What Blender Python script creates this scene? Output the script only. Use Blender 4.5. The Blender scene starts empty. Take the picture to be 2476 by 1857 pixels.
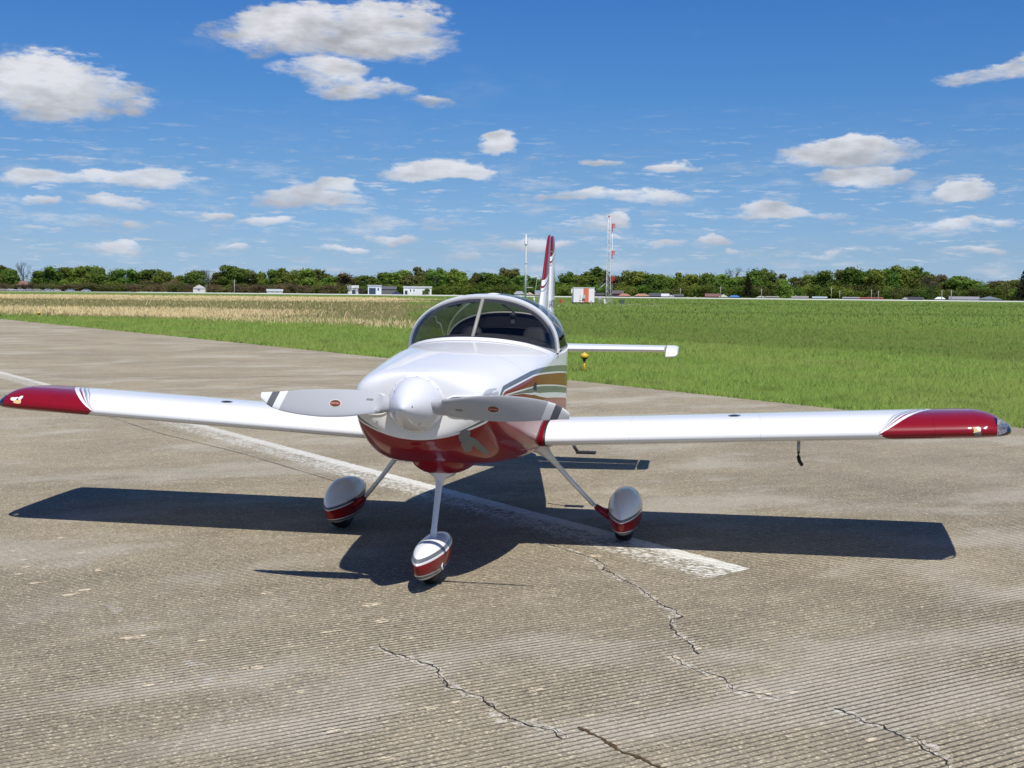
import bpy, bmesh, math, random
import numpy as np
from math import sin, cos, pi, radians
from mathutils import Vector, Matrix
from mathutils.bvhtree import BVHTree
from mathutils.geometry import delaunay_2d_cdt
random.seed(7); rng = np.random.default_rng(7)
sc = bpy.context.scene
COL = sc.collection

# ------------------------------------------------------------------ camera
CAM = np.array([1.720, -6.316, 1.806])
_Y, _T, _R = np.radians([9.884, 4.443, 0.573])
cf = np.array([-sin(_Y)*cos(_T), cos(_Y)*cos(_T), -sin(_T)])
r0 = np.array([cos(_Y), sin(_Y), 0.0]); u0 = np.cross(r0, cf)
cr = cos(_R)*r0 + sin(_R)*u0; cu = -sin(_R)*r0 + cos(_R)*u0
cam_d = bpy.data.cameras.new("camera"); cam = bpy.data.objects.new("camera", cam_d); COL.objects.link(cam)
M = Matrix(((cr[0], cu[0], -cf[0], CAM[0]), (cr[1], cu[1], -cf[1], CAM[1]), (cr[2], cu[2], -cf[2], CAM[2]), (0, 0, 0, 1)))
cam.matrix_world = M
cam_d.sensor_width = 36; cam_d.lens = 2534.9/2212*36; cam_d.clip_end = 9000; cam_d.clip_start = 0.05
sc.camera = cam
FPX = 2534.9*2476/2212            # focal length in pixels of the 2476 px wide photograph
def ray(px, py):
    return cf + cr*((px-1238)/FPX) - cu*((py-928.5)/FPX)
def ground_at(px, py):
    d = ray(px, py); t = -CAM[2]/d[2]; return CAM + d*t
def spot(px, dist):
    """ground point at a bearing and a distance from the camera"""
    d = ray(px, 720); h = np.hypot(d[0], d[1]); return np.array([CAM[0]+d[0]/h*dist, CAM[1]+d[1]/h*dist, 0.0])
def height_at(px, py, dist):
    d = ray(px, py); return CAM[2] + d[2]/np.hypot(d[0], d[1])*dist

# ------------------------------------------------------------------ node helpers
class S:
    """socket wrapper: arithmetic builds math nodes"""
    nt = None
    def __init__(s, v): s.v = v
    def _m(op, *a, clamp=False):
        n = S.nt.nodes.new('ShaderNodeMath'); n.operation = op; n.use_clamp = clamp
        for i, x in enumerate(a):
            x = x.v if isinstance(x, S) else x
            if isinstance(x, (int, float)): n.inputs[i].default_value = x
            else: S.nt.links.new(x, n.inputs[i])
        return S(n.outputs[0])
    def __add__(s, o): return S._m('ADD', s, o)
    __radd__ = __add__
    def __sub__(s, o): return S._m('SUBTRACT', s, o)
    def __rsub__(s, o): return S._m('SUBTRACT', o, s)
    def __mul__(s, o): return S._m('MULTIPLY', s, o)
    __rmul__ = __mul__
    def __truediv__(s, o): return S._m('DIVIDE', s, o)
    def __gt__(s, o): return S._m('GREATER_THAN', s, o)
    def __lt__(s, o): return S._m('LESS_THAN', s, o)
def mx(a, b): return S._m('MAXIMUM', a, b)
def mn(a, b): return S._m('MINIMUM', a, b)
def ab(a): return S._m('ABSOLUTE', a)
def smooth(x, lo, hi):
    n = S.nt.nodes.new('ShaderNodeMapRange'); n.interpolation_type = 'SMOOTHSTEP'
    S.nt.links.new(x.v, n.inputs[0]); n.inputs[1].default_value = lo; n.inputs[2].default_value = hi
    return S(n.outputs[0])
def lin(x, lo, hi, a=0., b=1.):
    n = S.nt.nodes.new('ShaderNodeMapRange')
    S.nt.links.new(x.v, n.inputs[0]); n.inputs[1].default_value = lo; n.inputs[2].default_value = hi
    n.inputs[3].default_value = a; n.inputs[4].default_value = b
    return S(n.outputs[0])
def mixc(f, a, b):
    n = S.nt.nodes.new('ShaderNodeMix'); n.data_type = 'RGBA'
    for i, x in ((0, f), (6, a), (7, b)):
        x = x.v if isinstance(x, S) else x
        if isinstance(x, (int, float)): n.inputs[i].default_value = x
        elif isinstance(x, tuple): n.inputs[i].default_value = (*x[:3], 1)
        else: S.nt.links.new(x, n.inputs[i])
    return S(n.outputs[2])
def noise(vec, scale, detail=4, rough=.55, out=0, typ=None):
    n = S.nt.nodes.new('ShaderNodeTexNoise'); S.nt.links.new(vec.v, n.inputs['Vector'])
    n.inputs['Scale'].default_value = scale; n.inputs['Detail'].default_value = detail; n.inputs['Roughness'].default_value = rough
    return S(n.outputs[out])
def voro(vec, scale, feat='F1', out=0):
    n = S.nt.nodes.new('ShaderNodeTexVoronoi'); n.feature = feat; S.nt.links.new(vec.v, n.inputs['Vector'])
    n.inputs['Scale'].default_value = scale; return S(n.outputs[out])
def sep(v):
    n = S.nt.nodes.new('ShaderNodeSeparateXYZ'); S.nt.links.new(v.v, n.inputs[0]); return S(n.outputs[0]), S(n.outputs[1]), S(n.outputs[2])
def comb(x, y, z):
    n = S.nt.nodes.new('ShaderNodeCombineXYZ')
    for i, a in enumerate((x, y, z)):
        a = a.v if isinstance(a, S) else a
        if isinstance(a, (int, float)): n.inputs[i].default_value = a
        else: S.nt.links.new(a, n.inputs[i])
    return S(n.outputs[0])
def curve(x, pts, lo, hi, zlo, zhi):
    """piecewise curve y(x) through pts"""
    n = S.nt.nodes.new('ShaderNodeFloatCurve'); c = n.mapping.curves[0]
    P = [((a-lo)/(hi-lo), (b-zlo)/(zhi-zlo)) for a, b in pts]
    c.points[0].location = P[0]; c.points[1].location = P[-1]
    for p in P[1:-1]: c.points.new(*p)
    n.mapping.update()
    t = lin(x, lo, hi)
    S.nt.links.new(t.v, n.inputs['Value'])
    return S(n.outputs[0])*(zhi-zlo)+zlo
def position():
    return S(S.nt.nodes.new('ShaderNodeNewGeometry').outputs['Position'])
def attr(name):
    n = S.nt.nodes.new('ShaderNodeAttribute'); n.attribute_name = name; return S(n.outputs['Fac'])
def obj_random():
    return S(S.nt.nodes.new('ShaderNodeObjectInfo').outputs['Random'])
def new_mat(name):
    m = bpy.data.materials.new(name); m.use_nodes = True; nt = m.node_tree; nt.nodes.clear(); S.nt = nt
    out = nt.nodes.new('ShaderNodeOutputMaterial'); b = nt.nodes.new('ShaderNodeBsdfPrincipled')
    nt.links.new(b.outputs[0], out.inputs[0]); return m, b, out
def setin(b, name, x):
    x = x.v if isinstance(x, S) else x
    if isinstance(x, (int, float)): b.inputs[name].default_value = x
    elif isinstance(x, tuple): b.inputs[name].default_value = (*x[:3], 1)
    else: S.nt.links.new(x, b.inputs[name])
def bump(b, h, strength=.5, dist=.01):
    n = S.nt.nodes.new('ShaderNodeBump'); n.inputs['Strength'].default_value = strength; n.inputs['Distance'].default_value = dist
    S.nt.links.new(h.v, n.inputs['Height']); S.nt.links.new(n.outputs[0], b.inputs['Normal'])
def simple(name, col, rough=.5, metal=0, var=.08, scale=6, coat=0, spec=.5):
    m, b, o = new_mat(name); p = position(); n = noise(p, scale, 4)
    k = lin(n, .3, .7, 1-var, 1+var)
    c = S.nt.nodes.new('ShaderNodeVectorMath'); c.operation = 'SCALE'; c.inputs[0].default_value = col[:3]; S.nt.links.new(k.v, c.inputs['Scale'])
    setin(b, 'Base Color', S(c.outputs[0])); setin(b, 'Roughness', rough); setin(b, 'Metallic', metal)
    setin(b, 'Coat Weight', coat); setin(b, 'Coat Roughness', .03); setin(b, 'Specular IOR Level', spec)
    return m
def emis(n): pass

# ------------------------------------------------------------------ sky with cumulus clouds
SUN = Vector((0.243, -0.473, 1.0)).normalized()
sun_el = math.asin(SUN.z); sun_az = math.atan2(SUN.x, SUN.y)      # azimuth clockwise from +Y
w = bpy.data.worlds.new("World"); sc.world = w; w.use_nodes = True
nt = w.node_tree; nt.nodes.clear(); S.nt = nt
wo = nt.nodes.new('ShaderNodeOutputWorld')
sky = nt.nodes.new('ShaderNodeTexSky'); sky.sky_type = 'NISHITA'; sky.sun_disc = False
sky.sun_elevation = sun_el; sky.sun_rotation = sun_az; sky.altitude = 200
sky.air_density = 1.0; sky.dust_density = .3; sky.ozone_density = 1.0
bg = nt.nodes.new('ShaderNodeBackground'); bg.inputs[1].default_value = 0.13
tc = nt.nodes.new('ShaderNodeTexCoord'); D = S(tc.outputs['Generated'])
dx, dy, dz = sep(D)
az = S._m('ARCTAN2', dx, dy); el = S._m('ARCSINE', dz)
cr_ = nt.nodes.new('ShaderNodeValToRGB'); e_ = cr_.color_ramp; nt.links.new(lin(el, 0, .5).v, cr_.inputs[0])   # clear, dry air: bluer towards the horizon
TR = [(0, (.35, .53, 1.0)), (.07, (.33, .475, .80)), (.2, (.30, .468, .725)), (.33, (.232, .465, .77)), (.47, (.20, .455, .815)), (1, (.19, .44, .80))]
while len(e_.elements) < len(TR): e_.elements.new(.5)
for q, (t_, c_) in zip(e_.elements, TR): q.position = t_; q.color = (*c_, 1)
mu = nt.nodes.new('ShaderNodeMix'); mu.data_type = 'RGBA'; mu.blend_type = 'MULTIPLY'; mu.inputs[0].default_value = 1
nt.links.new(sky.outputs[0], mu.inputs[6]); nt.links.new(cr_.outputs[0], mu.inputs[7]); nt.links.new(mu.outputs[2], bg.inputs[0])
A = comb(az*1.0, el*2.1, 0.0)
n1 = noise(A, 9, 6, .6); n2 = noise(comb(az*1.0+7.3, el*2.1+1.7, 0.0), 9, 6, .6)
n3 = noise(comb(az, el*2.7, 3.1), 26, 7, .60)
n3b = noise(comb(az-.004, el*2.7+.018, 3.1), 26, 5, .5)
n3c = noise(comb(az, el*1.7, 5.1), 13, 3, .5); n3d = noise(comb(az-.010, el*1.7+.028, 5.1), 13, 3, .5)
azw = az + (n1-.5)*.085; elw = el + (n2-.5)*.036
K_ = 1/FPX
BL = [ # centre x, y, half width, half height up, half height down (photo pixels), weight
 (150,232,210,112,55,1.0),(330,255,70,25,30,.75),(60,205,130,60,50,1.0),
 (700,70,190,75,80,1.0),(900,95,210,110,62,1.0),(980,70,120,70,50,.85),(770,172,130,40,34,.95),(860,205,130,34,30,.85),(1030,232,60,14,18,.4),
 (250,436,215,32,20,.95),(90,428,55,30,22,.9),(250,385,130,20,18,.35),(1075,425,125,48,18,1.25),(1205,358,64,42,18,1.1),(1290,380,50,12,14,.35),
 (765,490,165,46,22,.95),(830,460,70,28,16,.9),(2060,372,170,40,32,1.05),(2080,420,110,30,28,.9),(2060,440,70,18,12,.9),(2200,360,60,10,14,.3),
 (2330,475,92,32,18,1.1),(2420,178,110,38,22,.9),(2476,150,60,30,30,.7),(1880,522,150,24,12,1.0),(1850,508,50,24,14,.9),
 (1420,478,260,22,14,.7),(1590,470,90,22,14,.8),(1722,586,62,24,14,1.1),(1620,402,70,24,14,.75),(1452,390,42,15,10,.7),
 (2270,556,100,18,14,.7),(290,500,78,26,14,.95),(95,490,56,20,12,.8),(520,522,60,16,10,.95),(430,512,60,14,10,.7),(655,545,75,20,14,.75),
 (290,590,62,14,12,.8),(1400,548,110,26,26,.45),(1492,536,36,28,20,.9),(1330,592,110,22,14,.9),(940,578,64,20,12,.8),(1050,545,70,30,24,.35),
 (2400,540,70,14,12,.5),(2330,604,80,12,8,.55),(220,540,50,14,10,.55),(350,545,50,12,8,.6),(580,600,60,12,10,.6),(800,610,70,12,8,.6),
 (1560,580,90,14,10,.5),(2010,610,90,12,8,.45),(1800,614,60,12,8,.4),(1290,425,60,12,9,.4),(1130,620,60,10,8,.4),(100,600,80,12,10,.3)]
dens = None; vs = S(None); vs = None; es = None
for (px, py, hw, hu, hd, wt) in BL:
    d = ray(px, py); d = d/np.linalg.norm(d)
    a0 = math.atan2(d[0], d[1]); e0 = math.asin(d[2])
    u = (azw-a0)*(1/(hw*K_*1.10)); v = elw-e0
    vn = mx(v*(1/(hu*K_*.98)), v*(-1/(hd*K_*.98)))
    e = (1.0-(u*u+vn*vn))*wt
    dens = e if dens is None else mx(dens, e)
    ep = mx(e, 0.0); ev = ep*(v*(1/(hu*K_*1.1)))
    vs = ev if vs is None else vs+ev; es = ep if es is None else es+ep
dens = mx(dens, -1.0)
# scattered small clouds of the same kind in every other direction (one layer, seen in perspective)
zz = mx(dz, .012)+.05
pl = comb(dx/zz, dy/zz, .5)
ln = noise(pl, 1.15, 7, .62); 
lay = smooth(ln, .565, .70)
behind = smooth(dy, .45, .1)
lowband = mx(smooth(el, .145, .05)*smooth(noise(comb(az*1.0, el*4.2, 9.0), 15, 7, .65), .505, .70)*.62, smooth(el, .17, .06)*smooth(noise(comb(az, el*6.5, 4.0), 30, 6, .65), .53, .70)*.70)
lowband = mx(lowband, smooth(noise(comb(az*.8, el*2.2, 2.0), 5, 6, .6), .56, .80)*.22)
n3e = noise(comb(az, el*3.0, 8.3), 80, 6, .65)
dm = dens + (n3-.5)*2.0 + (n3c-.5)*.9 + (n3e-.5)*.8
vv = vs/mx(es, .05)
al = smooth(dm, .04, .95)*(1.0-smooth(vv, -.1, .5))+smooth(dm, .08, .60)*smooth(vv, -.1, .5)
al = mx(al, mx(lay*behind*.85, lowband)) * smooth(dz, -.01, .02)
al = mn(al, 1.0)
relief = (n3b-n3)*1.5 + (n3d-n3c)*1.6
br = .625 + vv*.20 + relief*.48 + smooth(dm, .6, .10)*.03
br = mn(mx(br, .42), .80)
haze_mix = smooth(el, .20, .0)
cc = comb(br*1.0, br*1.01, br*1.04)
cc = mixc(haze_mix*.35, cc, (.56, .66, .86))
bg2 = nt.nodes.new('ShaderNodeBackground'); bg2.inputs[1].default_value = 1.0; nt.links.new(cc.v, bg2.inputs[0])
mxs = nt.nodes.new('ShaderNodeMixShader'); nt.links.new((al*.93).v, mxs.inputs[0]); nt.links.new(bg.outputs[0], mxs.inputs[1]); nt.links.new(bg2.outputs[0], mxs.inputs[2])
nt.links.new(mxs.outputs[0], wo.inputs[0])
w.cycles.sampling_method = 'MANUAL'; w.cycles.sample_map_resolution = 512

# ------------------------------------------------------------------ sun and exposure
sl = bpy.data.lights.new("sun", 'SUN'); sl.energy = 5.0; sl.angle = radians(.53); sl.color = (1, .955, .89)
so = bpy.data.objects.new("sun", sl); COL.objects.link(so)
so.rotation_euler = SUN.to_track_quat('Z', 'Y').to_euler(); so.location = (20, -40, 80)
sc.view_settings.view_transform = 'Standard'; sc.view_settings.look = 'None'; sc.view_settings.exposure = 0; sc.view_settings.gamma = 1
sc.view_settings.use_curve_mapping = False
sc.render.engine = 'CYCLES'
sc.cycles.max_bounces = 8; sc.cycles.transparent_max_bounces = 16

# ------------------------------------------------------------------ mesh helpers
def mk(name, V, Fc, mat=None, parent=None, smooth_=True, kind=None, label=None, cat=None, group=None, auto=None):
    me = bpy.data.meshes.new(name); me.from_pydata([tuple(v) for v in V], [], [tuple(f) for f in Fc]); me.update()
    bm = bmesh.new(); bm.from_mesh(me); bmesh.ops.recalc_face_normals(bm, faces=bm.faces); bm.to_mesh(me); bm.free()
    if smooth_:
        me.polygons.foreach_set('use_smooth', [True]*len(me.polygons))
        if auto: me.set_sharp_from_angle(angle=radians(auto))
    o = bpy.data.objects.new(name, me); COL.objects.link(o)
    if mat: me.materials.append(mat)
    if parent: o.parent = parent
    for k, x in (('kind', kind), ('label', label), ('category', cat), ('group', group)):
        if x: o[k] = x
    return o
def empty(name, loc=(0, 0, 0), label=None, cat=None, group=None, rz=0):
    o = bpy.data.objects.new(name, None); COL.objects.link(o); o.location = loc; o.rotation_euler = (0, 0, rz); o.empty_display_size = .2
    for k, x in (('label', label), ('category', cat), ('group', group)):
        if x: o[k] = x
    return o
def loft(secs, closed=True, cap=True):
    n = len(secs[0]); V = [p for s in secs for p in s]; Fc = []
    for i in range(len(secs)-1):
        for j in range(n if closed else n-1):
            a = i*n+j; b = i*n+(j+1) % n; Fc.append((a, b, b+n, a+n))
    if cap and closed:
        Fc.append(tuple(range(n-1, -1, -1))); Fc.append(tuple(range((len(secs)-1)*n, len(secs)*n)))
    return V, Fc
def box(x0, x1, y0, y1, z0, z1):
    V = [(x, y, z) for z in (z0, z1) for y in (y0, y1) for x in (x0, x1)]
    return V, [(0, 1, 3, 2), (4, 5, 7, 6), (0, 1, 5, 4), (2, 3, 7, 6), (0, 2, 6, 4), (1, 3, 7, 5)]
def join(*parts):
    V = []; Fc = []
    for v, f in parts:
        k = len(V); V += list(v); Fc += [tuple(i+k for i in g) for g in f]
    return V, Fc
def tube(pts, rad, n=10, sx=1., flat=None):
    """tube along points; rad per point; flat: unit vector along which the section is stretched by sx"""
    secs = []
    P = [Vector(p) for p in pts]
    if not hasattr(rad, '__len__'): rad = [rad]*len(P)
    for i, p in enumerate(P):
        t = (P[min(i+1, len(P)-1)]-P[max(i-1, 0)]).normalized()
        a = Vector(flat) if flat else (Vector((0, 0, 1)) if abs(t.z) < .9 else Vector((0, 1, 0)))
        a = (a - t*a.dot(t)).normalized(); b = t.cross(a)
        secs.append([tuple(p+a*cos(2*pi*k/n)*rad[i]*sx+b*sin(2*pi*k/n)*rad[i]) for k in range(n)])
    return loft(secs)
def lathe(prof, n=24, origin=(0, 0, 0), axis='z'):
    secs = []
    for r, h in prof:
        s = []
        for k in range(n):
            a = 2*pi*k/n; c_, s_ = cos(a)*r, sin(a)*r
            if axis == 'z': s.append((origin[0]+c_, origin[1]+s_, origin[2]+h))
            elif axis == 'y': s.append((origin[0]+c_, origin[1]+h, origin[2]+s_))
            else: s.append((origin[0]+h, origin[1]+c_, origin[2]+s_))
        secs.append(s)
    return loft(secs)
def pchip(x, X, Y):
    X = np.asarray(X, float); Y = np.asarray(Y, float); h = np.diff(X); d = np.diff(Y)/h
    m = np.zeros(len(X)); m[0] = d[0]; m[-1] = d[-1]
    for i in range(1, len(X)-1):
        if d[i-1]*d[i] > 0:
            w1 = 2*h[i]+h[i-1]; w2 = h[i]+2*h[i-1]; m[i] = (w1+w2)/(w1/d[i-1]+w2/d[i])
    x = np.clip(x, X[0], X[-1]); i = np.clip(np.searchsorted(X, x)-1, 0, len(h)-1); t = (x-X[i])/h[i]
    return (1+2*t)*(1-t)**2*Y[i]+t*(1-t)**2*h[i]*m[i]+t*t*(3-2*t)*Y[i+1]+t*t*(t-1)*h[i]*m[i+1]

# ------------------------------------------------------------------ paint materials of the aircraft
WHITE = (.76, .76, .75); RED = (.215, .003, .010); GREY = (.13, .14, .15); SILV = (.30, .32, .33)
def paint(name, colour_fn, rough=.38, coat=.75, flake=True):
    m, b, o = new_mat(name)
    p = position(); c = colour_fn(p)
    setin(b, 'Base Color', c); setin(b, 'Roughness', rough); setin(b, 'Coat Weight', coat); setin(b, 'Coat Roughness', .02); setin(b, 'Coat IOR', 1.4); setin(b, 'Specular IOR Level', .12)
    h = noise(p, 7, 2)
    bump(b, h, .02, .02)
    return m
def fus_colour(p):
    x, y, z = sep(p); ax = ab(x)
    ramp = smooth(y, .42, .68)*.13-mn(mx(y-1.3, 0.0), 2.2)*.058+smooth(y, 4.0, 6.0)*.2
    zb = x*x*.66+.938+ramp
    d = z-zb
    th = mx(mn((ax-.22)*.12, .03), 0.0)+mx(y-.5, 0.0)*.008
    c = mixc(d > 0, RED, WHITE)
    c = mixc((d > .012)*(d < th+.012), c, GREY)
    # lower bands on the fuselage side
    r = mn(mx(y-.6, 0.0)*.075, .048)+.014+mx(y-1.3, 0.0)*.026
    m1 = y > .62
    g = mx(mn((y-.72)*.06, .046), 0.0)
    w2 = mx(mn((y-1.0)*.045, .036), 0.0)
    q = (0.0-d)-r
    c = mixc(m1*(q > 0)*(q < .010), c, WHITE)
    c = mixc(m1*(q > .010)*(q < g+.010), c, GREY)
    c = mixc(m1*(q > g+.010)*(q < g+.012+w2), c, WHITE)
    # panel joints
    s = (ab(y-1.15) < .0016)*(z > .7)
    c = mixc(s*.6, c, (.12, .12, .12))
    s2 = (ab(z-1.185) < .0014)*(y < 1.15)
    c = mixc(s2*.5, c, (.2, .2, .2))
    return c
m_fus = paint('fuselage_paint', fus_colour)
m_white = paint('white_paint', lambda p: mixc(smooth(noise(p, 3, 3), .35, .65), (.75, .75, .745), (.78, .78, .77)))
m_red = paint('red_paint', lambda p: mixc(smooth(noise(p, 3, 3), .35, .65), (.20, .0025, .009), (.23, .0035, .011)), rough=.35)
def wing_colour(p):
    x, y, z = sep(p); ax = ab(x)
    # red starts at a point on the nose and sweeps outward over the top and under the nose
    zl = (ax-.56)*.05+.800
    top = z > zl-.012
    rt = S._m('SQRT', mx(y-1.584, 0.0)); yy_ = mx(y-1.584, 0.0)
    b0 = mn(rt*(top*.20+.28)+yy_*.16, .40) + 2.775
    k = b0-ax
    c = mixc(k < 0, WHITE, RED)
    wsc = mn(rt*2.4, 1.0)*top
    w0 = wsc*.022+.014
    c = mixc((k > 0)*(k < w0), c, (.82, .82, .84))
    c = mixc((k > w0)*(k < w0+wsc*.018), c, (.26, .05, .07))
    c = mixc((k > w0+wsc*.034)*(k < w0+wsc*.056), c, (.30, .31, .34))
    c = mixc((k > w0+wsc*.068)*(k < w0+wsc*.082), c, (.38, .39, .42))
    s = mx(ab(ax-2.02) < .0015, mx(ab(ax-1.15) < .0012, mx(ab(y-1.99) < .0012, ab(y-2.68) < .002)*(ax < 3.12)))
    c = mixc(s*.35, c, (.2, .2, .2))
    return c
m_wing = paint('wing_paint', wing_colour)
def fin_colour(p):
    x, y, z = sep(p)
    t = y-5.2
    d = z-((y-5.27)*.34+1.925+mx(y-5.5, 0.0)*.22)
    c = mixc(d > 0, WHITE, RED)
    c = mixc((d < 0)*(d > -.042), c, (.8, .8, .82))
    c = mixc((d < -.042)*(d > -.062), c, (.20, .02, .03))
    c = mixc((d < -.078)*(d > -.090), c, (.3, .31, .34))
    return c
m_fin = paint('fin_paint', fin_colour)
def pant_colour(sc_, y0):
    def f(p):
        x, y, z = sep(p); t = y-y0
        zt = t*(.11 if sc_ else .06)+(.213 if sc_ else .222)
        d = z-zt
        c = mixc(d > 0, RED, WHITE)
        c = mixc((d < 0)*(d > -.020), c, GREY)
        c = mixc((d < -.020)*(d > (-.027 if sc_ else -.034)), c, WHITE)
        q = z-t*t*.03-(.112 if sc_ else .118)
        c = mixc(q < 0, c, WHITE)
        c = mixc((q < -.007)*(q > -.028), c, GREY)
        if not sc_:
            c = mixc((ab(y-.93+ (z-.25)*.5) < .006)*(d > 0), c, GREY)
        return c
    return f
m_pant = paint('wheel_fairing_paint', pant_colour(True, 1.90))
m_npant = paint('nose_fairing_paint', pant_colour(False, .36))
m_black = simple('black_rubber', (.012, .012, .013), .6, var=.2, scale=40)
m_dark = simple('cockpit_black', (.012, .013, .017), .7)
m_dash = simple('glareshield_black', (.022, .022, .024), .8)
m_metal = simple('bare_metal', (.35, .35, .35), .35, 1.0)
m_pipe = simple('exhaust_metal', (.10, .08, .07), .5, .8)
m_seat = simple('seat_grey', (.10, .10, .105), .8)
m_cream = simple('cream_tube_paint', (.50, .50, .44), .4)
m_spin = paint('spinner_paint', lambda p: mixc(smooth(noise(p, 5, 2), .3, .7), (.62, .63, .66), (.65, .66, .69)), rough=.25)
def blade_colour(p):
    x, y, z = sep(p)
    ph = radians(2.28)
    r = ab(x*cos(ph)-(z-1.154)*sin(ph)); s = (x*sin(ph)+(z-1.154)*cos(ph))
    sg = S._m('SIGN', x)
    rr = r + s*sg*(-.38)   # bands lean the way the photo shows
    c = mixc(rr > .765, (.39, .40, .42), (.74, .75, .74))
    c = mixc((rr > .812)*(rr < .856), c, (.13, .135, .145))
    return c
m_blade = paint('propeller_paint', blade_colour, rough=.38, coat=.15)

def glass_mat(name, tint, refl=1.0):
    m = bpy.data.materials.new(name); m.use_nodes = True; nt = m.node_tree; nt.nodes.clear(); S.nt = nt
    o = nt.nodes.new('ShaderNodeOutputMaterial'); t = nt.nodes.new('ShaderNodeBsdfTransparent'); t.inputs[0].default_value = (*tint, 1)
    g = nt.nodes.new('ShaderNodeBsdfGlossy'); g.inputs['Roughness'].default_value = .015; g.inputs[0].default_value = (.9, .92, .95, 1)
    f = nt.nodes.new('ShaderNodeFresnel'); f.inputs[0].default_value = 1.45
    x = nt.nodes.new('ShaderNodeMixShader'); nt.links.new((S(f.outputs[0])*1.15*refl).v, x.inputs[0])
    nt.links.new(t.outputs[0], x.inputs[1]); nt.links.new(g.outputs[0], x.inputs[2]); nt.links.new(x.outputs[0], o.inputs[0]); return m
m_glass = glass_mat('tinted_perspex', (.80, .80, .80), .55)
m_canopy = glass_mat('dark_perspex', (.72, .72, .73), .45)
m_lens = glass_mat('clear_lens', (.90, .92, .94), 1.0)

# ------------------------------------------------------------------ AIRCRAFT
plane = empty('airplane', (0, 0, 0), 'white and dark red low wing two seat airplane parked nose on across the painted line', 'airplane')
FK = [ # y, half width, top, bottom, widest z, exponent top, exponent bottom
 (.325, .185, 1.335, .960, 1.154, 2.0, 2.0), (.33, .25, 1.337, .945, 1.156, 2.1, 2.0), (.345, .315, 1.340, .925, 1.158, 2.2, 2.0), (.37, .362, 1.343, .905, 1.16, 2.3, 2.0), (.41, .398, 1.349, .865, 1.165, 2.35, 2.3),
 (.47, .422, 1.357, .835, 1.17, 2.4, 2.5), (.6, .452, 1.372, .785, 1.175, 2.4, 3.0), (.8, .483, 1.395, .735, 1.185, 2.3, 3.7), (1.15, .528, 1.430, .698, 1.21, 2.2, 5.5), (1.5, .550, 1.458, .690, 1.26, 2.1, 8),
 (1.8, .556, 1.475, .685, 1.29, 2.1, 9), (2.3, .560, 1.480, .685, 1.345, 2, 10), (2.8, .555, 1.495, .690, 1.37, 2, 10), (3.2, .522, 1.52, .705, 1.37, 2, 7), (3.6, .460, 1.525, .735, 1.34, 2, 6),
 (4.2, .362, 1.48, .80, 1.29, 2, 5), (5.0, .225, 1.42, .905, 1.23, 2, 4), (5.5, .135, 1.375, .97, 1.19, 2, 3.5), (5.85, .065, 1.33, 1.03, 1.18, 2, 3), (6.02, .025, 1.26, 1.09, 1.17, 2, 2)]
FY = [k[0] for k in FK]
def fk(y): return [float(pchip(y, FY, [k[i] for k in FK])) for i in range(1, 7)]
def sect(y, n=88, off=0):
    w_, zt, zb, zm, et, eb = fk(y); out = []
    for k in range(n):
        a = 2*pi*k/n; c, s = cos(a), sin(a)
        e = et if s >= 0 else eb
        X = (w_+off)*math.copysign(abs(c)**(2/e), c)
        Z = zm + ((zt-zm+off)*abs(s)**(2/e) if s >= 0 else -(zm-zb+off)*abs(s)**(2/e))
        out.append((X, y, Z))
    return out
def deckz(x, y):
    w_, zt, zb, zm, et, eb = fk(y); q = max(0, 1-(abs(x)/w_)**et); return zm+(zt-zm)*q**(1/et)
ys = [.325, .328, .333, .34, .35, .362, .38, .4, .425, .455, .49, .53, .58, .65] + list(np.arange(.72, 3.6, .06)) + list(np.arange(3.6, 6.03, .12))
secs = [sect(y) for y in ys]
V, Fc = loft(secs)
keep = []
for f in Fc:
    c = np.mean([V[i] for i in f], axis=0)
    zm = fk(c[1])[3]
    if 2.30 < c[1] < 3.27 and c[2] > zm+.006 and len(f) == 4: continue
    keep.append(f)
fus = mk('fuselage', V, keep, m_fus, plane)
bvh_f = BVHTree.FromPolygons([Vector(v) for v in V], [list(f) for f in Fc])

# lower cowl outlet with the exhaust stubs
sec = []
for y, ww, zb in [(.66, .03, .80), (.72, .11, .735), (.80, .165, .682), (.90, .19, .652), (1.0, .20, .638), (1.12, .205, .630), (1.3, .205, .628), (1.5, .20, .628), (1.62, .19, .634)]:
    sec.append([(ww*math.copysign(abs(cos(a))**(.75), cos(a)), y, (.80+(zb-.80)*(abs(sin(a))**.8)) if sin(a) < 0 else .80) for a in [2*pi*k/28 for k in range(28)]])
V, Fc = loft(sec); outlet = mk('cowl_outlet', V, Fc, m_fus, plane)
for sx in (-.16, .175):
    V, Fc = tube([(sx, 1.5, .700), (sx+.01, 1.62, .666), (sx+.015, 1.72, .648)], .026, 14); mk('exhaust_pipe', V, Fc, m_pipe, plane)

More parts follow.
